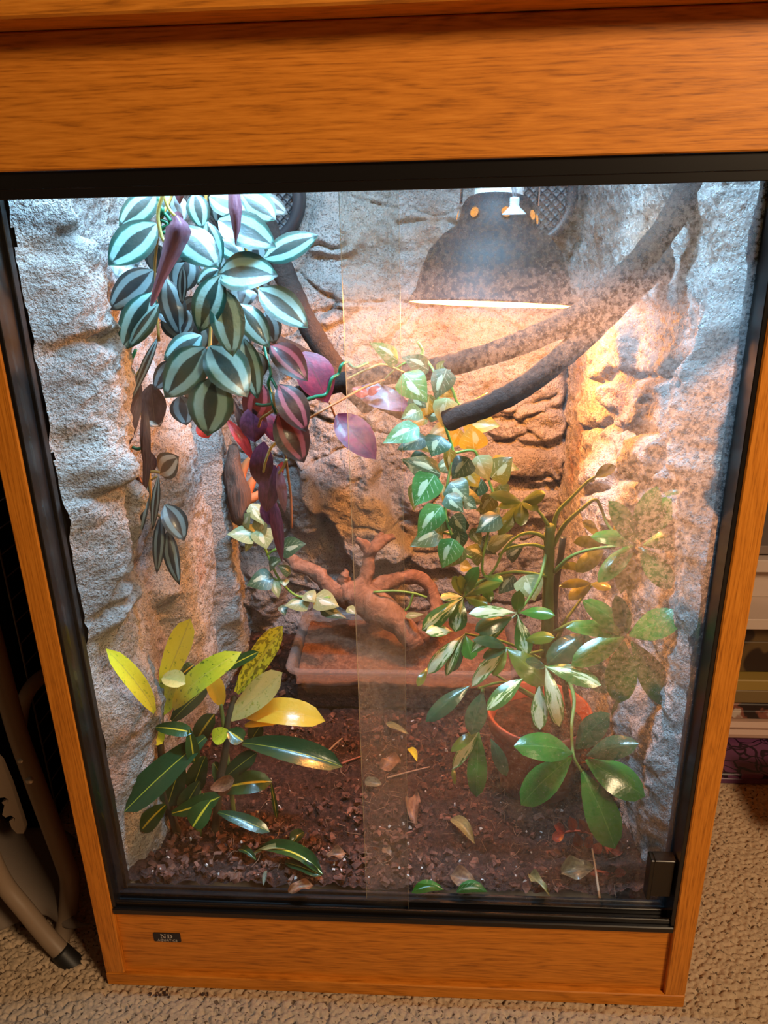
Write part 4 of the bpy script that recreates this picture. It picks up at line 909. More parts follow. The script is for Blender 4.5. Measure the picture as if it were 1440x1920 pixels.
# ---- dusky strand trailing down the left rock
DT = thing('dusky_trailing_plant', 'artificial strand of dusky narrow striped leaves trailing down the left rock', 'plant', tuple(atY(280, 760, .14)))
for r in [
    (265, 722, 214, 884, 28, .13, .11, 'pb', 'la'), (272, 755, 278, 905, 20, .13, .12, 'pb', 'la'), (283, 720, 291, 802, 38, .15, .15, 'pb'), (271, 790, 267, 940, 16, .12, .12, 'pb', 'la'),
    (275, 900, 259, 1013, 24, .125, .11, 'sd', 'la'), (297, 893, 286, 995, 17, .125, .12, 'sd', 'la'), (299, 888, 336, 856, 42, .13, .13, 'cr', 'ov'), (244, 880, 257, 940, 26, .14, .13, 'pb'),
    (283, 848, 286, 886, 15, .14, .14, 'pb'), (310, 946, 346, 1014, 36, .12, .11, 'sd'), (301, 969, 294, 1077, 25, .12, .11, 'sd', 'la'), (315, 994, 337, 1098, 31, .12, .11, 'sd', 'la'),
    (280, 775, 300, 800, 30, .15, .15, 'cr'), (262, 700, 245, 760, 18, .14, .14, 'pb', 'la'),
]:
    leaf(DT, *r[:9], arch=random.uniform(.04, .12), fold=random.uniform(-.3, .3), wave=.03, side=random.uniform(-.06, .06), nt=10, nu=6) if len(r) > 8 else leaf(DT, *r, arch=.08, fold=.2, wave=.03, nt=10, nu=6)
for P, r, m in (([(255, 655, .14), (240, 690, .14), (232, 730, .14), (234, 760, .14), (242, 785, .14)], .0017, GST), ([(290, 650, .15), (265, 690, .15), (245, 730, .15), (262, 760, .15), (270, 800, .14), (276, 850, .135), (280, 890, .13), (284, 955, .125), (300, 968, .125), (312, 985, .122)], .0017, YST),
                ([(248, 838, .14), (258, 842, .14), (270, 838, .14)], .0017, GST), ([(245, 845, .14), (246, 875, .14), (258, 890, .135), (265, 905, .13)], .0013, OST), ([(281, 885, .13), (290, 884, .13), (300, 886, .13)], .0015, YST), ([(284, 900, .127), (294, 893, .127)], .0012, YST)): stem(DT, P, r, m)

# ---- artificial pothos in the middle
PO = thing('variegated_pothos', 'artificial pothos of pale veined heart shaped leaves hanging in the middle', 'plant', tuple(atY(840, 720, .2)))
for r in [
    (747, 678, 692, 642, 36, .16, .14, 'pg'), (804, 694, 752, 669, 38, .2, .19, 'pd'), (757, 700, 801, 755, 56, .15, .14, 'pg'), (838, 692, 816, 749, 42, .16, .15, 'pd'), (820, 699, 853, 679, 28, .2, .2, 'po'),
    (838, 746, 829, 801, 42, .17, .16, 'pw'), (790, 770, 751, 786, 34, .18, .17, 'po'), (785, 801, 717, 832, 40, .13, .115, 'pg'), (803, 785, 771, 797, 18, .2, .2, 'py'), (799, 820, 744, 844, 34, .16, .15, 'pd'),
    (847, 801, 799, 823, 34, .22, .21, 'py'), (828, 819, 809, 857, 46, .15, .14, 'pd'), (869, 795, 938, 799, 50, .24, .23, 'py'), (889, 844, 884, 796, 48, .2, .21, 'py'), (863, 806, 847, 840, 32, .23, .23, 'py'),
    (826, 890, 752, 861, 50, .14, .13, 'pd'), (843, 842, 846, 894, 22, .18, .18, 'po'), (879, 859, 847, 899, 42, .17, .16, 'pd'), (895, 855, 916, 902, 40, .18, .17, 'pw'), (921, 896, 961, 857, 50, .19, .19, 'po'),
    (917, 868, 974, 881, 34, .23, .22, 'py'), (815, 890, 777, 949, 54, .10, .09, 'pg'), (844, 905, 879, 941, 48, .14, .13, 'pd'), (831, 908, 831, 942, 10, .14, .14, 'pw', 'la'), (828, 949, 782, 1009, 44, .11, .10, 'pg'),
    (837, 928, 869, 961, 34, .12, .11, 'pd'), (829, 997, 768, 1025, 40, .15, .14, 'po'), (851, 1011, 829, 1066, 44, .11, .10, 'pg'), (860, 996, 864, 1032, 28, .14, .14, 'pd'), (871, 1028, 835, 1064, 30, .15, .15, 'po'),
    (850, 966, 874, 999, 32, .14, .14, 'pd'), (936, 953, 892, 957, 40, .19, .18, 'po'), (937, 966, 892, 999, 38, .16, .15, 'pd'), (884, 991, 901, 1022, 22, .17, .17, 'po'), (906, 1044, 870, 1029, 38, .18, .17, 'po'),
    (912, 1025, 963, 1003, 30, .19, .18, 'pw'), (950, 1043, 983, 1023, 32, .2, .19, 'pd'), (872, 937, 894, 954, 26, .15, .15, 'pd'), (862, 1060, 886, 1066, 22, .2, .2, 'py'), (963, 1079, 935, 1114, 32, .17, .16, 'pd'),
    (985, 1079, 1003, 1127, 50, .16, .15, 'pw'), (779, 905, 776, 958, 24, .13, .12, 'po'), (790, 820, 812, 850, 30, .19, .19, 'po'), (860, 925, 905, 945, 34, .18, .17, 'po'), (870, 880, 900, 915, 34, .2, .2, 'py'),
    (800, 780, 835, 770, 26, .2, .2, 'pd'), (805, 740, 800, 790, 30, .2, .2, 'po'), (900, 970, 935, 990, 30, .2, .2, 'po'), (842, 970, 812, 1000, 30, .15, .15, 'po'),
    (795, 850, 775, 885, 34, .18, .18, 'pd'), (850, 870, 815, 880, 30, .19, .19, 'po'), (905, 900, 880, 935, 34, .2, .2, 'pd'), (935, 910, 950, 945, 34, .21, .21, 'po'), (805, 960, 785, 985, 30, .16, .16, 'pd'), (870, 970, 850, 1005, 32, .18, .18, 'pd'), (900, 1010, 930, 1040, 32, .19, .19, 'pd'), (820, 720, 850, 745, 32, .21, .21, 'po'), (770, 740, 800, 765, 34, .19, .19, 'pd'), (880, 815, 905, 840, 32, .21, .21, 'py'), (925, 930, 900, 965, 32, .18, .18, 'po'),
]:
    leaf(PO, *r[:8], *(r[8:9] or ('he',)), arch=random.uniform(.02, .10), fold=random.uniform(-.3, .25), wave=.02, nt=9, nu=6)
for P in ([(700, 735, .28), (745, 690, .22), (790, 664, .22), (783, 640, .22)], [(790, 664, .22), (815, 700, .2), (822, 750, .19), (835, 800, .19), (850, 850, .19), (840, 900, .16), (835, 960, .15), (850, 1010, .14), (870, 1040, .16), (900, 1050, .18)],
          [(835, 700, .19), (848, 730, .19), (860, 758, .19), (880, 756, .19), (915, 738, .2)], [(850, 850, .2), (888, 845, .2), (900, 870, .2), (918, 905, .2), (930, 950, .19), (915, 1000, .19), (905, 1045, .18)],
          [(905, 1045, .18), (906, 1075, .18), (930, 1095, .18)], [(830, 998, .15), (850, 1003, .15), (858, 1010, .15)]): stem(PO, P, .0015, plain('bright_green_stem', (0.14, 0.30, 0.05), 0.4))
# ---- pale vine lower left
IV = thing('pale_trailing_vine', 'artificial vine of pale olive leaves trailing from the left crevice over the driftwood', 'plant', tuple(atY(500, 1030, .38)))
for r in [(482, 1004, 425, 1002, 36, 'pw'), (484, 1000, 500, 958, 28, 'pw'), (490, 990, 500, 1030, 40, 'pw'), (528, 1030, 574, 1020, 38, 'pd'), (472, 1010, 460, 1035, 14, 'pw'), (512, 1082, 462, 1098, 40, 'pd'), (514, 1085, 522, 1122, 20, 'pw'),
          (533, 1086, 534, 1100, 16, 'pw'), (580, 1128, 533, 1136, 30, 'pw'), (590, 1118, 636, 1138, 40, 'pw'), (575, 1110, 590, 1130, 26, 'pw'), (600, 1140, 650, 1160, 22, 'pd'), (528, 1135, 535, 1155, 16, 'pd'), (652, 1138, 668, 1152, 16, 'pw'), (760, 1155, 795, 1152, 12, 'pw'),
          (470, 945, 495, 985, 26, 'pw'), (455, 985, 470, 960, 24, 'pw'), (505, 1062, 530, 1048, 24, 'pd'), (545, 1075, 520, 1060, 20, 'pd')]:
    leaf(IV, *r[:5], .38, .37, r[5], 'he', arch=random.uniform(.03, .1), fold=random.uniform(-.25, .2), nt=8, nu=4)
for P in ([(460, 910, .42), (470, 945, .40), (485, 1000, .39), (500, 1035, .385), (520, 1080, .38), (548, 1112, .38), (580, 1122, .38), (620, 1120, .38)], [(432, 1002, .38), (460, 1005, .39), (484, 1008, .39)], [(480, 1088, .38), (510, 1085, .38), (522, 1088, .38)], [(500, 1040, .385), (520, 1028, .38)],
          [(700, 1110, .40), (740, 1108, .40), (775, 1112, .40), (800, 1120, .40)], [(775, 1112, .40), (768, 1135, .40), (760, 1145, .40)]): stem(IV, P, .0018, plain('bright_green_stem', (0.14, 0.30, 0.05), 0.4))
# dry bark strip and orange sprig in the left crevice
n = NT('dry_bark_strip'); g = n.noise(n.map(n.coord(), (300, 300, 25)), 1.0, 4, 0.6); n.pbr(n.mix(g, (0.035, 0.018, 0.014), (0.17, 0.09, 0.06)), 0.8); n.bump(g, 1.0, 0.003); BARK = n.mat
C = spline(pts([(438, 835, .40), (440, 880, .395), (446, 920, .39), (452, 960, .39), (460, 985, .39)]), 24); V, F = tube_mesh(C, (0.006, 0.014, 0.016, 0.015, 0.006), 14); V = np.array(V); V += 0.004 * np.stack([vnoise(V[:, 0] * 130, V[:, 1] * 130, V[:, 2] * 30, s_) for s_ in (1, 2, 3)], 1)
o = mob('bark_strip', V, F, BARK, loc=C[-1]); tag(o, 'dark fibrous bark strip hanging in the left rear crevice', 'bark')
CO = thing('orange_sprig', 'orange branching plastic sprig beside the dark bark strip', 'ornament', tuple(atY(460, 900, .41))); ORG = plain('orange_plastic', (0.62, 0.20, 0.07), 0.5)
for P, r in (([(452, 920, .41), (454, 890, .41), (462, 868, .41), (470, 858, .41)], .006), ([(456, 888, .41), (446, 868, .41), (443, 855, .41)], .0045), ([(462, 930, .41), (472, 905, .41), (480, 890, .41)], .0065), ([(455, 935, .41), (470, 935, .40), (492, 922, .40)], .008)): tube('branch', pts(P), (r, r * .9, r * .5), ORG, CO, 8)

# ---- terracotta pot with two umbrella plants
PC = atZ(1012, 1470, 0.145); PC = np.array([PC[0], 0.20, 0.1205])
PT = thing('plant_pot', 'reddish terracotta plant pot behind the lowest green leaves on the right', 'pot', tuple(PC)); TERRA = plain('terracotta_plastic', (0.36, 0.075, 0.035), 0.5, bump=(30, 0.1, 0.001))
V, F = lathe([(0.0001, 0), (0.042, 0), (0.044, 0.002), (0.055, 0.082), (0.0555, 0.084), (0.0605, 0.085), (0.0625, 0.105), (0.061, 0.1065), (0.0585, 0.105), (0.053, 0.08), (0.05, 0.075)], 48, PC); MB().add(V, F).build('pot_body', TERRA, PT, smooth=True)
V, F = lathe([(0.0001, 0.088), (0.03, 0.09), (0.0535, 0.087)], 32, PC); mob('potting_soil', V, F, SOIL, PT)
SR = PC + np.array([0.012, 0.0, 0.088])
UV_ = thing('variegated_umbrella_plant', 'umbrella plant with cream splashed leaves, centre right in front of the tub', 'plant', tuple(SR + np.array([-0.02, -0.01, 0])))
UG = thing('green_umbrella_plant', 'umbrella plant with broad glossy green leaves pressing towards the right glass', 'plant', tuple(SR + np.array([0.01, 0, 0])))
def whorl(par, cx, cy, Yc, rows, prof='ob', sub='so'):
    for r in rows:
        bx, by = (r[4], r[5]) if len(r) > 5 else (cx, cy); dY = r[6] if len(r) > 6 else -.02
        leaf(par, bx, by, r[0], r[1], r[2], Yc, Yc + dY, r[3], prof, arch=random.uniform(.06, .16), fold=random.uniform(-.35, -.05), wave=.02, nt=11, nu=6)
whorl(UV_, 869, 1120, .17, [(898, 1062, 28, 'sg'), (941, 1091, 24, 'so'), (914, 1133, 26, 'so'), (825, 1121, 20, 'sw'), (791, 1183, 36, 'sv'), (853, 1185, 36, 'sv'), (848, 1081, 24, 'so'), (943, 1090, 22, 'sg', 905, 1080), (862, 1078, 18, 'so')])
whorl(UV_, 970, 1150, .14, [(879, 1151, 26, 'sw'), (974, 1106, 26, 'sg'), (1041, 1154, 26, 'sg'), (883, 1224, 28, 'sv'), (987, 1231, 34, 'sv'), (890, 1184, 38, 'sk', 968, 1156)])
whorl(UV_, 949, 1215, .12, [(884, 1288, 26, 'sw'), (1023, 1286, 50, 'so', 952, 1218), (1041, 1196, 27, 'so', 985, 1200), (925, 1268, 24, 'so'), (905, 1235, 22, 'sk'), (885, 1200, 24, 'sk')], 'el')
whorl(UV_, 872, 1188, .16, [(802, 1264, 28, 'sw'), (836, 1268, 20, 'sv'), (885, 1237, 32, 'sg'), (849, 1260, 22, 'sk'), (798, 1186, 26, 'sw', 850, 1184), (783, 1287, 16, 'so', 803, 1250)])
whorl(UV_, 1023, 1250, .09, [(1128, 1285, 38, 'sv'), (1012, 1369, 32, 'sw', 1011, 1287), (1049, 1363, 32, 'sw'), (913, 1332, 34, 'sv', 980, 1272), (985, 1240, 24, 'sk')], 'el')
whorl(UV_, 895, 1290, .10, [(798, 1353, 34, 'sk', 880, 1286), (883, 1378, 40, 'sk', 905, 1297)], 'el')
whorl(UV_, 897, 1370, .10, [(849, 1442, 24, 'sw'), (893, 1495, 38, 'sg'), (950, 1456, 26, 'sk', 920, 1385), (853, 1472, 9, 'so', 849, 1438), (845, 1410, 20, 'so')], 'el')
whorl(UV_, 978, 942, .18, [(1023, 926, 30, 'so'), (917, 928, 26, 'so'), (977, 987, 28, 'so'), (934, 1004, 28, 'so'), (934, 951, 20, 'sy'), (1010, 957, 20, 'so')], 'el')
whorl(UV_, 905, 1085, .2, [(880, 1135, 20, 'sg'), (920, 1130, 22, 'sg'), (870, 1100, 18, 'so')])
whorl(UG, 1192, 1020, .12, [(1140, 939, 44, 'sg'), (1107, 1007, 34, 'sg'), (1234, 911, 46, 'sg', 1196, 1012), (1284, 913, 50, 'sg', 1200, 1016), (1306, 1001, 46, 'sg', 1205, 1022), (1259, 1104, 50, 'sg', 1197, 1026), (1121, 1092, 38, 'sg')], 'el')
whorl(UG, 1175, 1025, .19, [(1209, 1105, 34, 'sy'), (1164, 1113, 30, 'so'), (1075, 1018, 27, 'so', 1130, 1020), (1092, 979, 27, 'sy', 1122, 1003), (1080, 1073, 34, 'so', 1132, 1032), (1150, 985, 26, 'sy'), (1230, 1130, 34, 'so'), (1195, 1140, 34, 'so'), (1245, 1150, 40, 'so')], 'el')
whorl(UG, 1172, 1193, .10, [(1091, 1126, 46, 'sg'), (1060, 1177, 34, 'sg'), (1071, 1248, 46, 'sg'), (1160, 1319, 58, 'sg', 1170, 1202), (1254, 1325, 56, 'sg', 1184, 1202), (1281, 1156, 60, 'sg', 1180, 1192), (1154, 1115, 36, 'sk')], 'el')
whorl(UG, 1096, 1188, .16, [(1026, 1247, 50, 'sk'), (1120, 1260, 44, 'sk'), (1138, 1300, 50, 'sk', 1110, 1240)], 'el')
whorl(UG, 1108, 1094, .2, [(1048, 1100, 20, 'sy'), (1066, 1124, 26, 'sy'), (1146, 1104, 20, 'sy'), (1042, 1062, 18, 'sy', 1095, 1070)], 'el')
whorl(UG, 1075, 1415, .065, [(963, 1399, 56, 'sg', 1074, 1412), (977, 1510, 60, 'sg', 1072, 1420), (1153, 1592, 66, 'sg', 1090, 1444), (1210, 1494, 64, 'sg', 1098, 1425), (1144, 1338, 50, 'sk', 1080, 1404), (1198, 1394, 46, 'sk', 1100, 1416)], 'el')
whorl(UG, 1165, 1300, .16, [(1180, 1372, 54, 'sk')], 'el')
p_ = lambda x, y, Y_: atY(x, y, Y_)
tube('trunk', [SR + np.array([0.012, 0, -.01]), p_(1030, 1290, .185), p_(1029, 1180, .18), p_(1028, 1100, .175), p_(1030, 1040, .17), p_(1031, 985, .165)], (.0062, .0062, .006, .0058, .0056, .005), WST, UG, 10)
for P in ([(1036, 1000, .17), (1045, 962, .17), (1075, 930, .165), (1100, 905, .16), (1116, 894, .16)], [(1038, 1022, .17), (1058, 985, .165), (1090, 955, .16), (1116, 937, .16), (1128, 955, .16), (1140, 985, .15), (1170, 1018, .14)], [(1040, 1072, .17), (1068, 1045, .15), (1110, 1030, .14), (1188, 1021, .12)],
          [(1045, 1200, .18), (1060, 1165, .18), (1085, 1130, .19), (1112, 1094, .2)], [(1040, 1185, .17), (1090, 1165, .15), (1170, 1193, .11)], [(1045, 1235, .18), (1075, 1300, .12), (1072, 1360, .09), (1075, 1415, .066), (1090, 1446, .065)], [(1045, 1230, .18), (1070, 1200, .17), (1096, 1188, .16)], [(1060, 1280, .17), (1120, 1280, .165), (1165, 1300, .16)]): stem(UG, P, (.0026, .0017, .0015), LST)
leaf(UG, 1115, 895, 1156, 874, 24, .16, .155, 'so', 'el'); leaf(UG, 1116, 900, 1104, 902, 8, .16, .16, 'so', 'el')
for P in ([(1028, 985, .165), (1015, 965, .17), (1000, 950, .175), (978, 942, .18)], [(1025, 1012, .17), (1005, 1000, .17), (975, 1003, .17), (945, 1030, .17), (925, 1070, .17), (880, 1118, .17)], [(1026, 1030, .17), (1000, 1021, .17), (960, 1026, .17), (935, 1040, .18)], [(1025, 1035, .17), (1012, 1085, .15), (990, 1125, .145), (970, 1150, .14)],
          [(1025, 1080, .17), (960, 1072, .17), (900, 1090, .17), (870, 1120, .17)], [(1020, 1220, .18), (985, 1225, .15), (949, 1215, .12)], [(1022, 1240, .18), (950, 1205, .17), (872, 1188, .16)], [(1024, 1290, .18), (1022, 1260, .12), (1023, 1250, .09)], [(1010, 1310, .18), (950, 1280, .14), (897, 1290, .10)], [(905, 1292, .11), (902, 1330, .105), (897, 1370, .10)], [(900, 1245, .16), (925, 1262, .16), (1000, 1310, .175)]): stem(UV_, P, (.0022, .0015, .0014), LST)
tube('trunk', [SR + np.array([-0.018, -.008, -.01]), p_(1010, 1300, .185), p_(1020, 1200, .182), p_(1024, 1090, .178), p_(1026, 1000, .172)], (.0045, .004, .0035), WST, UV_, 9)
o = tube('plant_stake', [SR + np.array([0.03, .012, -.012]), p_(1040, 1160, .195), p_(1056, 1008, .19)], .0036, plain('dark_green_stake', (0.02, 0.035, 0.03), 0.4), None, 10, loc=SR); tag(o, 'dark green stake standing beside the umbrella plant trunk', 'stake')

# ---- croton, lower left
CRT = thing('croton_plant', 'croton with yellow and dark green blade leaves at the lower left rock', 'plant', (*atY(390, 1530, .10)[:2], 0.122))
for r in [
    (290, 1335, 199, 1216, 34, .075, .035, 'cy', -.3), (303, 1290, 357, 1160, 44, .13, .14, 'cy', .1), (301, 1340, 331, 1262, 42, .12, .125, 'cg', .1), (325, 1328, 453, 1222, 44, .11, .12, 'cg', -.6),
    (305, 1270, 348, 1282, 34, .10, .09, 'cp', 0), (340, 1265, 364, 1246, 22, .14, .15, 'cs', 0), (322, 1352, 392, 1285, 34, .125, .13, 'cd', 0), (413, 1260, 486, 1222, 20, .125, .13, 'cs', 0),
    (292, 1364, 362, 1374, 26, .09, .08, 'cs', -.3), (355, 1368, 365, 1432, 24, .08, .075, 'cs', 0), (386, 1382, 233, 1522, 54, .09, .045, 'cd', -.2), (266, 1354, 305, 1394, 28, .10, .10, 'cg', 0),
    (444, 1299, 530, 1173, 44, .14, .15, 'cb', .1), (432, 1348, 530, 1261, 50, .12, .12, 'cp', .1), (462, 1343, 610, 1352, 48, .13, .12, 'co', -.9), (459, 1361, 540, 1347, 20, .125, .12, 'co', -.3), (416, 1323, 394, 1263, 30, .12, .12, 'co', 0),
    (428, 1370, 398, 1388, 30, .10, .095, 'cg', 0), (428, 1370, 456, 1390, 32, .10, .095, 'cs', 0), (455, 1393, 643, 1438, 46, .10, .09, 'cd', -.4), (366, 1395, 403, 1338, 34, .13, .13, 'cs', 0), (470, 1390, 492, 1356, 30, .13, .13, 'cd', 0),
    (413, 1482, 511, 1466, 40, .10, .10, 'cs', -.6), (420, 1460, 482, 1411, 32, .11, .11, 'cd', 0), (322, 1525, 414, 1494, 34, .075, .075, 'cs', .2), (311, 1509, 264, 1558, 34, .07, .055, 'cs', 0), (395, 1502, 361, 1551, 40, .075, .06, 'cs', 0),
    (409, 1523, 506, 1560, 24, .08, .07, 'cd', 0), (342, 1428, 314, 1512, 44, .11, .10, 'cd', 0), (385, 1418, 361, 1482, 38, .11, .105, 'cd', 0), (350, 1450, 300, 1500, 36, .12, .11, 'cd', 0), (400, 1430, 430, 1480, 34, .12, .12, 'cd', 0), (374, 1465, 340, 1525, 34, .10, .09, 'cd', 0),
    (275, 1442, 240, 1455, 36, .085, .075, 'dy', .3), (395, 1478, 440, 1462, 26, .09, .09, 'dr', .3), (410, 1490, 435, 1468, 20, .09, .09, 'dr', 0), (300, 1490, 255, 1500, 18, .09, .08, 'dy', 0), (508, 1466, 519, 1534, 9, .10, .095, 'cs', 0), (255, 1270, 262, 1240, 14, .11, .11, 'cd', 0),
]:
    a_ = r[8]
    leaf(CRT, *r[:8], 'sp', 0.0, arch=(-a_ * .28 if a_ else random.uniform(.02, .1)), fold=random.uniform(.1, .4), wave=.02, side=0.0, nt=11, nu=6)
for P, r in (([(330, 1545, .10), (310, 1480, .105), (302, 1410, .11), (301, 1345, .115), (303, 1290, .125)], (.0048, .0042, .003)), ([(400, 1545, .10), (412, 1470, .11), (424, 1400, .115), (428, 1350, .12), (440, 1305, .13)], (.005, .0042, .003)), ([(370, 1550, .10), (372, 1480, .11), (378, 1420, .12)], (.004, .003)), ([(424, 1400, .115), (418, 1350, .12), (414, 1320, .12)], (.003, .0018))):
    P3 = pts(P); P3[0] = np.array([P3[0][0], P3[0][1], 0.117]); tube('stem', P3, r, WST if r[0] < .0045 else DST, CRT, 8)

# ---- red plastic sprigs at the lower right
for (lab, P, lv) in (('red plastic sprig of small round leaves under the lowest green leaf', [(1140, 1600, .075), (1128, 1575, .08), (1105, 1562, .085), (1075, 1558, .09), (1045, 1565, .095)],
      [(1060, 1560, 1038, 1548, 20), (1058, 1563, 1036, 1575, 20), (1075, 1558, 1068, 1530, 20), (1080, 1560, 1085, 1588, 20), (1095, 1560, 1085, 1535, 18), (1105, 1562, 1108, 1535, 18), (1110, 1565, 1100, 1590, 18), (1130, 1580, 1168, 1598, 30), (1135, 1590, 1152, 1575, 22), (1128, 1580, 1115, 1600, 20)]),
     ('red plastic sprig lying beside the black corner block', [(1115, 1632, .055), (1135, 1636, .055), (1155, 1642, .055), (1180, 1655, .055), (1200, 1672, .05)],
      [(1120, 1633, 1112, 1648, 16), (1130, 1635, 1140, 1650, 18), (1145, 1640, 1168, 1660, 26), (1150, 1640, 1175, 1636, 18), (1165, 1648, 1160, 1668, 18), (1180, 1655, 1208, 1660, 24), (1185, 1660, 1192, 1684, 24), (1195, 1668, 1216, 1682, 24)])):
    RS = thing('red_sprig', lab, 'ornament', tuple(atY(*P[0])), None); tube('stem', pts(P), .0014, ORG if False else plain('red_plastic', (0.45, 0.07, 0.03), 0.45), RS, 7)
    for (a0, b0, a1, b1, w_) in lv: leaf(RS, a0, b0, a1, b1, w_, P[2][2], P[2][2] - .004, 'or', 'el', fold=random.uniform(.2, .5), wave=.04, nt=8, nu=6)

# ---- fallen leaves, twigs and crumbs on the soil
def fallen(name, lab, parts, cat='leaf', grp=None):
    t = None
    for (bx, by, tx_, ty2, w_, mk, pr, fo_, wv) in parts:
        B, T = atZ(bx, by, 0.1275), atZ(tx_, ty2, 0.1285); nrm = np.array([random.uniform(-.2, .2), random.uniform(-.5, -.2), 1.0]); wd = w_ * depth((B + T) / 2) / FPX
        o = leaf3(None, B, T, wd * 1.1, nrm, pr, LM[mk], random.uniform(.08, .2), fo_ + .15, wv * 1.6, 12, 8, name=name, side=random.uniform(-.1, .1))
        if t is None:
            L0 = B.copy(); o.data.transform(Matrix.Translation(Vector(-L0))); o.location = tuple(L0); tag(o, lab, cat, grp); t = o
        else:
            o.data.transform(Matrix.Translation(Vector(-origin(t)))); o.parent = t; o.name = 'curled_part'
fallen('wilted_leaf', 'wilted yellow and green striped croton leaf curled on the soil', [(481, 1594, 606, 1640, 34, 'cs', 'sp', .6, .06), (475, 1600, 582, 1602, 14, 'dy', 'sp', .6, .05), (535, 1618, 602, 1642, 22, 'cd', 'sp', .5, .1), (480, 1612, 448, 1592, 16, 'cd', 'sp', .5, .05)])
fallen('wilted_leaf', 'small dark green leaf standing behind the wilted striped leaf', [(545, 1585, 570, 1560, 26, 'cd', 'ov', .5, .05)])
fallen('fallen_leaf', 'small grey green curled leaf on the soil at the front left', [(494, 1660, 500, 1632, 9, 'dg', 'ov', .6, .03)])
fallen('dry_leaf', 'orange brown dry leaf near the bottom track, right of the glass overlap', [(845, 1640, 892, 1652, 34, 'dr', 'ov', .4, .1)])
fallen('dry_leaf', 'grey green crumpled leaf left of the red sprig', [(1048, 1640, 1112, 1628, 40, 'dg', 'ov', .5, .15)])
fallen('dry_leaf', 'thin twisted tan leaf in front of the crumpled grey leaf', [(992, 1640, 1030, 1676, 22, 'dy', 'la', .7, .2)])
fallen('fallen_leaf', 'pale olive leaf on the dark soil in front of the pot', [(846, 1536, 890, 1582, 24, 'dy', 'ov', .3, .03)])
fallen('fallen_leaf', 'beige leaf lying against the front of the tub', [(724, 1356, 766, 1376, 14, 'dy', 'la', .3, .05)])
fallen('fallen_leaf', 'small bright yellow leaf right of the glass overlap', [(765, 1404, 782, 1428, 13, 'cy', 'ov', .3, .03)])
fallen('dry_leaf', 'lit orange dry leaf on the soil in the middle', [(712, 1442, 752, 1424, 30, 'dr', 'ov', .4, .15)])
fallen('fallen_leaf', 'small dull green leaf left of the lit orange leaf', [(684, 1464, 716, 1470, 20, 'dg', 'ov', .3, .05)])
fallen('dry_leaf', 'upright brown crumpled leaf in the middle of the soil', [(778, 1545, 780, 1486, 28, 'dr', 'ov', .6, .2)])
fallen('dry_leaf', 'small orange curled leaf at the front, left of the overlap', [(612, 1604, 652, 1600, 22, 'dr', 'ov', .5, .2)])
fallen('dry_leaf', 'orange leaf scrap at the front within the glass overlap', [(722, 1590, 734, 1606, 16, 'dr', 'ov', .4, .1)])
fallen('dry_leaf', 'pinkish brown curled scrap against the front track', [(540, 1672, 588, 1660, 22, 'dr', 'ov', .6, .2)])
fallen('fallen_leaf', 'green leaf lying at the front track just right of the overlap', [(772, 1674, 832, 1668, 22, 'sg', 'ov', .2, .02)])
fallen('fallen_leaf', 'green leaf with white stripe lying at the front track', [(856, 1672, 914, 1672, 22, 'pg', 'ov', .2, .02)])
TW = plain('pale_twig', (0.36, 0.22, 0.13), 0.7)
for lab, P in (('pale thin twig lying beside the overlap in mid soil', [(726, 1459, .127), (765, 1448, .130), (806, 1438, .128)]), ('short beige twig standing on soil near the dark croton leaf', [(612, 1412, .127), (628, 1396, .132), (642, 1384, .137)]),
               ('white upright twig between the two red sprigs', [(1124, 1684, .127), (1118, 1640, .140), (1110, 1590, .155)]), ('red brown twig right of the dark croton leaf', [(640, 1432, .127), (660, 1424, .129), (678, 1418, .128)])):
    P3 = [atZ(x, y, z_) for x, y, z_ in P]; o = tube('twig', P3, (.0015, .0012, .0009), TW if 'red' not in lab[:4] else plain('red_twig', (0.3, 0.09, 0.05), 0.7), None, 6, loc=P3[0]); tag(o, lab, 'twig')
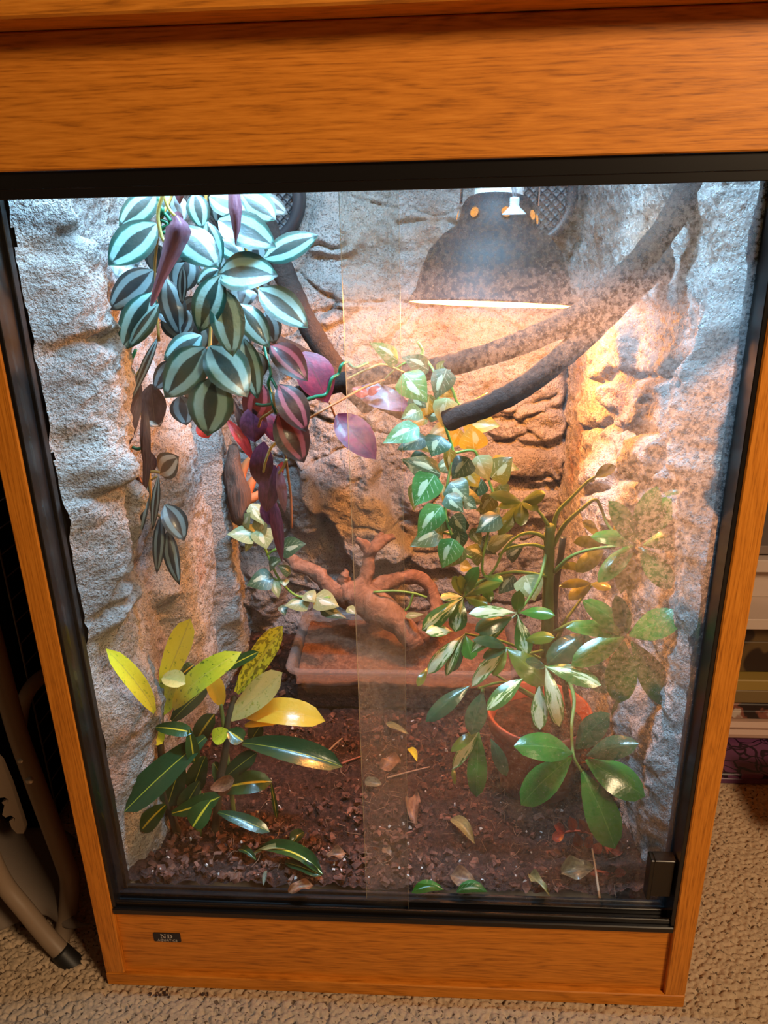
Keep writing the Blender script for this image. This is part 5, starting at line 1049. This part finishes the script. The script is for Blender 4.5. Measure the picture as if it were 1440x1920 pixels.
def scatter(name, N, mat, lab, cat, smin, smax, flat, y0=.036, zoff=.0015, seed=1, keep=None):
    r = np.random.default_rng(seed); V, F = [], []
    base = np.array([(-1, -1, -1), (1, -1, -1), (1.1, 1, -1), (-.8, 1, -1), (-.7, -.6, 1), (.8, -.7, 1), (.6, .8, 1), (-.9, .5, 1)], float)
    quad = [(0, 3, 2, 1), (4, 5, 6, 7), (0, 1, 5, 4), (1, 2, 6, 5), (2, 3, 7, 6), (3, 0, 4, 7)]
    for i in range(N):
        x, y = r.uniform(-.27, .27), y0 + (0.54 - y0) * r.uniform(0, 1) ** 1.5
        if y > ty0 - .004 and tx0 - .004 < x < tx1 + .004 and y < ty1 + .004: continue
        s_ = smin + (smax - smin) * r.uniform() ** 2.5; M3 = np.array(Matrix.Rotation(r.uniform(0, 6.28), 3, 'Z') @ Matrix.Rotation(r.normal(0, .5), 3, 'X') @ Matrix.Rotation(r.normal(0, .4), 3, 'Y'))
        sc3 = np.array([s_, s_ * r.uniform(.35, .8), s_ * flat * r.uniform(.6, 1.3)]); P = (base * r.uniform(.75, 1.25, base.shape) * sc3) @ M3.T + np.array([x, y, soil_z(x, y) + zoff + .003 * vnoise(np.array([x * 50]), np.array([y * 50]))[0]])
        b = len(V); V.extend(P); F.extend([tuple(q + b for q in f) for f in quad])
    o = mob(name, V, np.array(F), mat, smooth=False, loc=(0, .25, .12)); tag(o, lab, cat, None, 'stuff'); return o
n = NT('bark_chip'); oi = n.noise(n.coord(), 70, 2, 0.5); n.pbr(n.ramp(oi, [(0.3, (0.03, 0.011, 0.008)), (0.5, (0.10, 0.034, 0.02)), (0.7, (0.22, 0.085, 0.05))]), 0.7, 0.35); n.bump(n.noise(n.coord(), 300, 4, 0.6), 0.8, 0.002)
scatter('bark_chips', 2600, n.mat, 'loose reddish bark chips scattered over the soil', 'bark chips', .0016, .0060, .4, seed=3)
scatter('perlite', 170, plain('white_perlite', (0.55, 0.48, 0.44), 0.8), 'small white perlite crumbs dotted over the soil', 'perlite', .0008, .0022, .8, zoff=.0035, seed=5)
r_ = np.random.default_rng(9); b = MB()
for i in range(260):
    x, y = r_.uniform(-.26, .25), r_.uniform(.04, .30); th = r_.uniform(0, 6.28); l_ = r_.uniform(.006, .022); z_ = .1275
    P = spline([(x, y, z_ - .002), (x + l_ * .5 * math.cos(th) + r_.normal(0, .002), y + l_ * .5 * math.sin(th), z_ + .002), (x + l_ * math.cos(th + .5), y + l_ * math.sin(th + .5), z_ - .001)], 5); b.tube(P, .00028, 3, cap=False)
o = b.build('root_fibres', plain('coir_fibre', (0.26, 0.14, 0.08), 0.8), None, loc=(0, .15, .12)); tag(o, 'fine coir fibres lying on the soil', 'fibres', None, 'stuff')
# spilled soil crumbs on the carpet in front
for lab, cx, cy, nn, sp_ in (('dark soil crumbs on the carpet under the badge', 300, 1866, 9, .008), ('tiny brown crumb on the carpet in front of the base', 378, 1868, 3, .004)):
    b = MB(); c = atZ(cx, cy, .0008)
    for i in range(nn):
        q = c + np.array([r_.normal(0, sp_), r_.normal(0, sp_ * .5), .0006]); b.tube([q, q + np.array([r_.normal(0, .003), r_.normal(0, .003), .0012])], r_.uniform(.0006, .0016), 5)
    o = b.build('soil_crumbs', plain('dark_crumb', (0.05, 0.025, 0.015), 0.9), None, loc=c); tag(o, lab, 'soil', None, 'stuff')
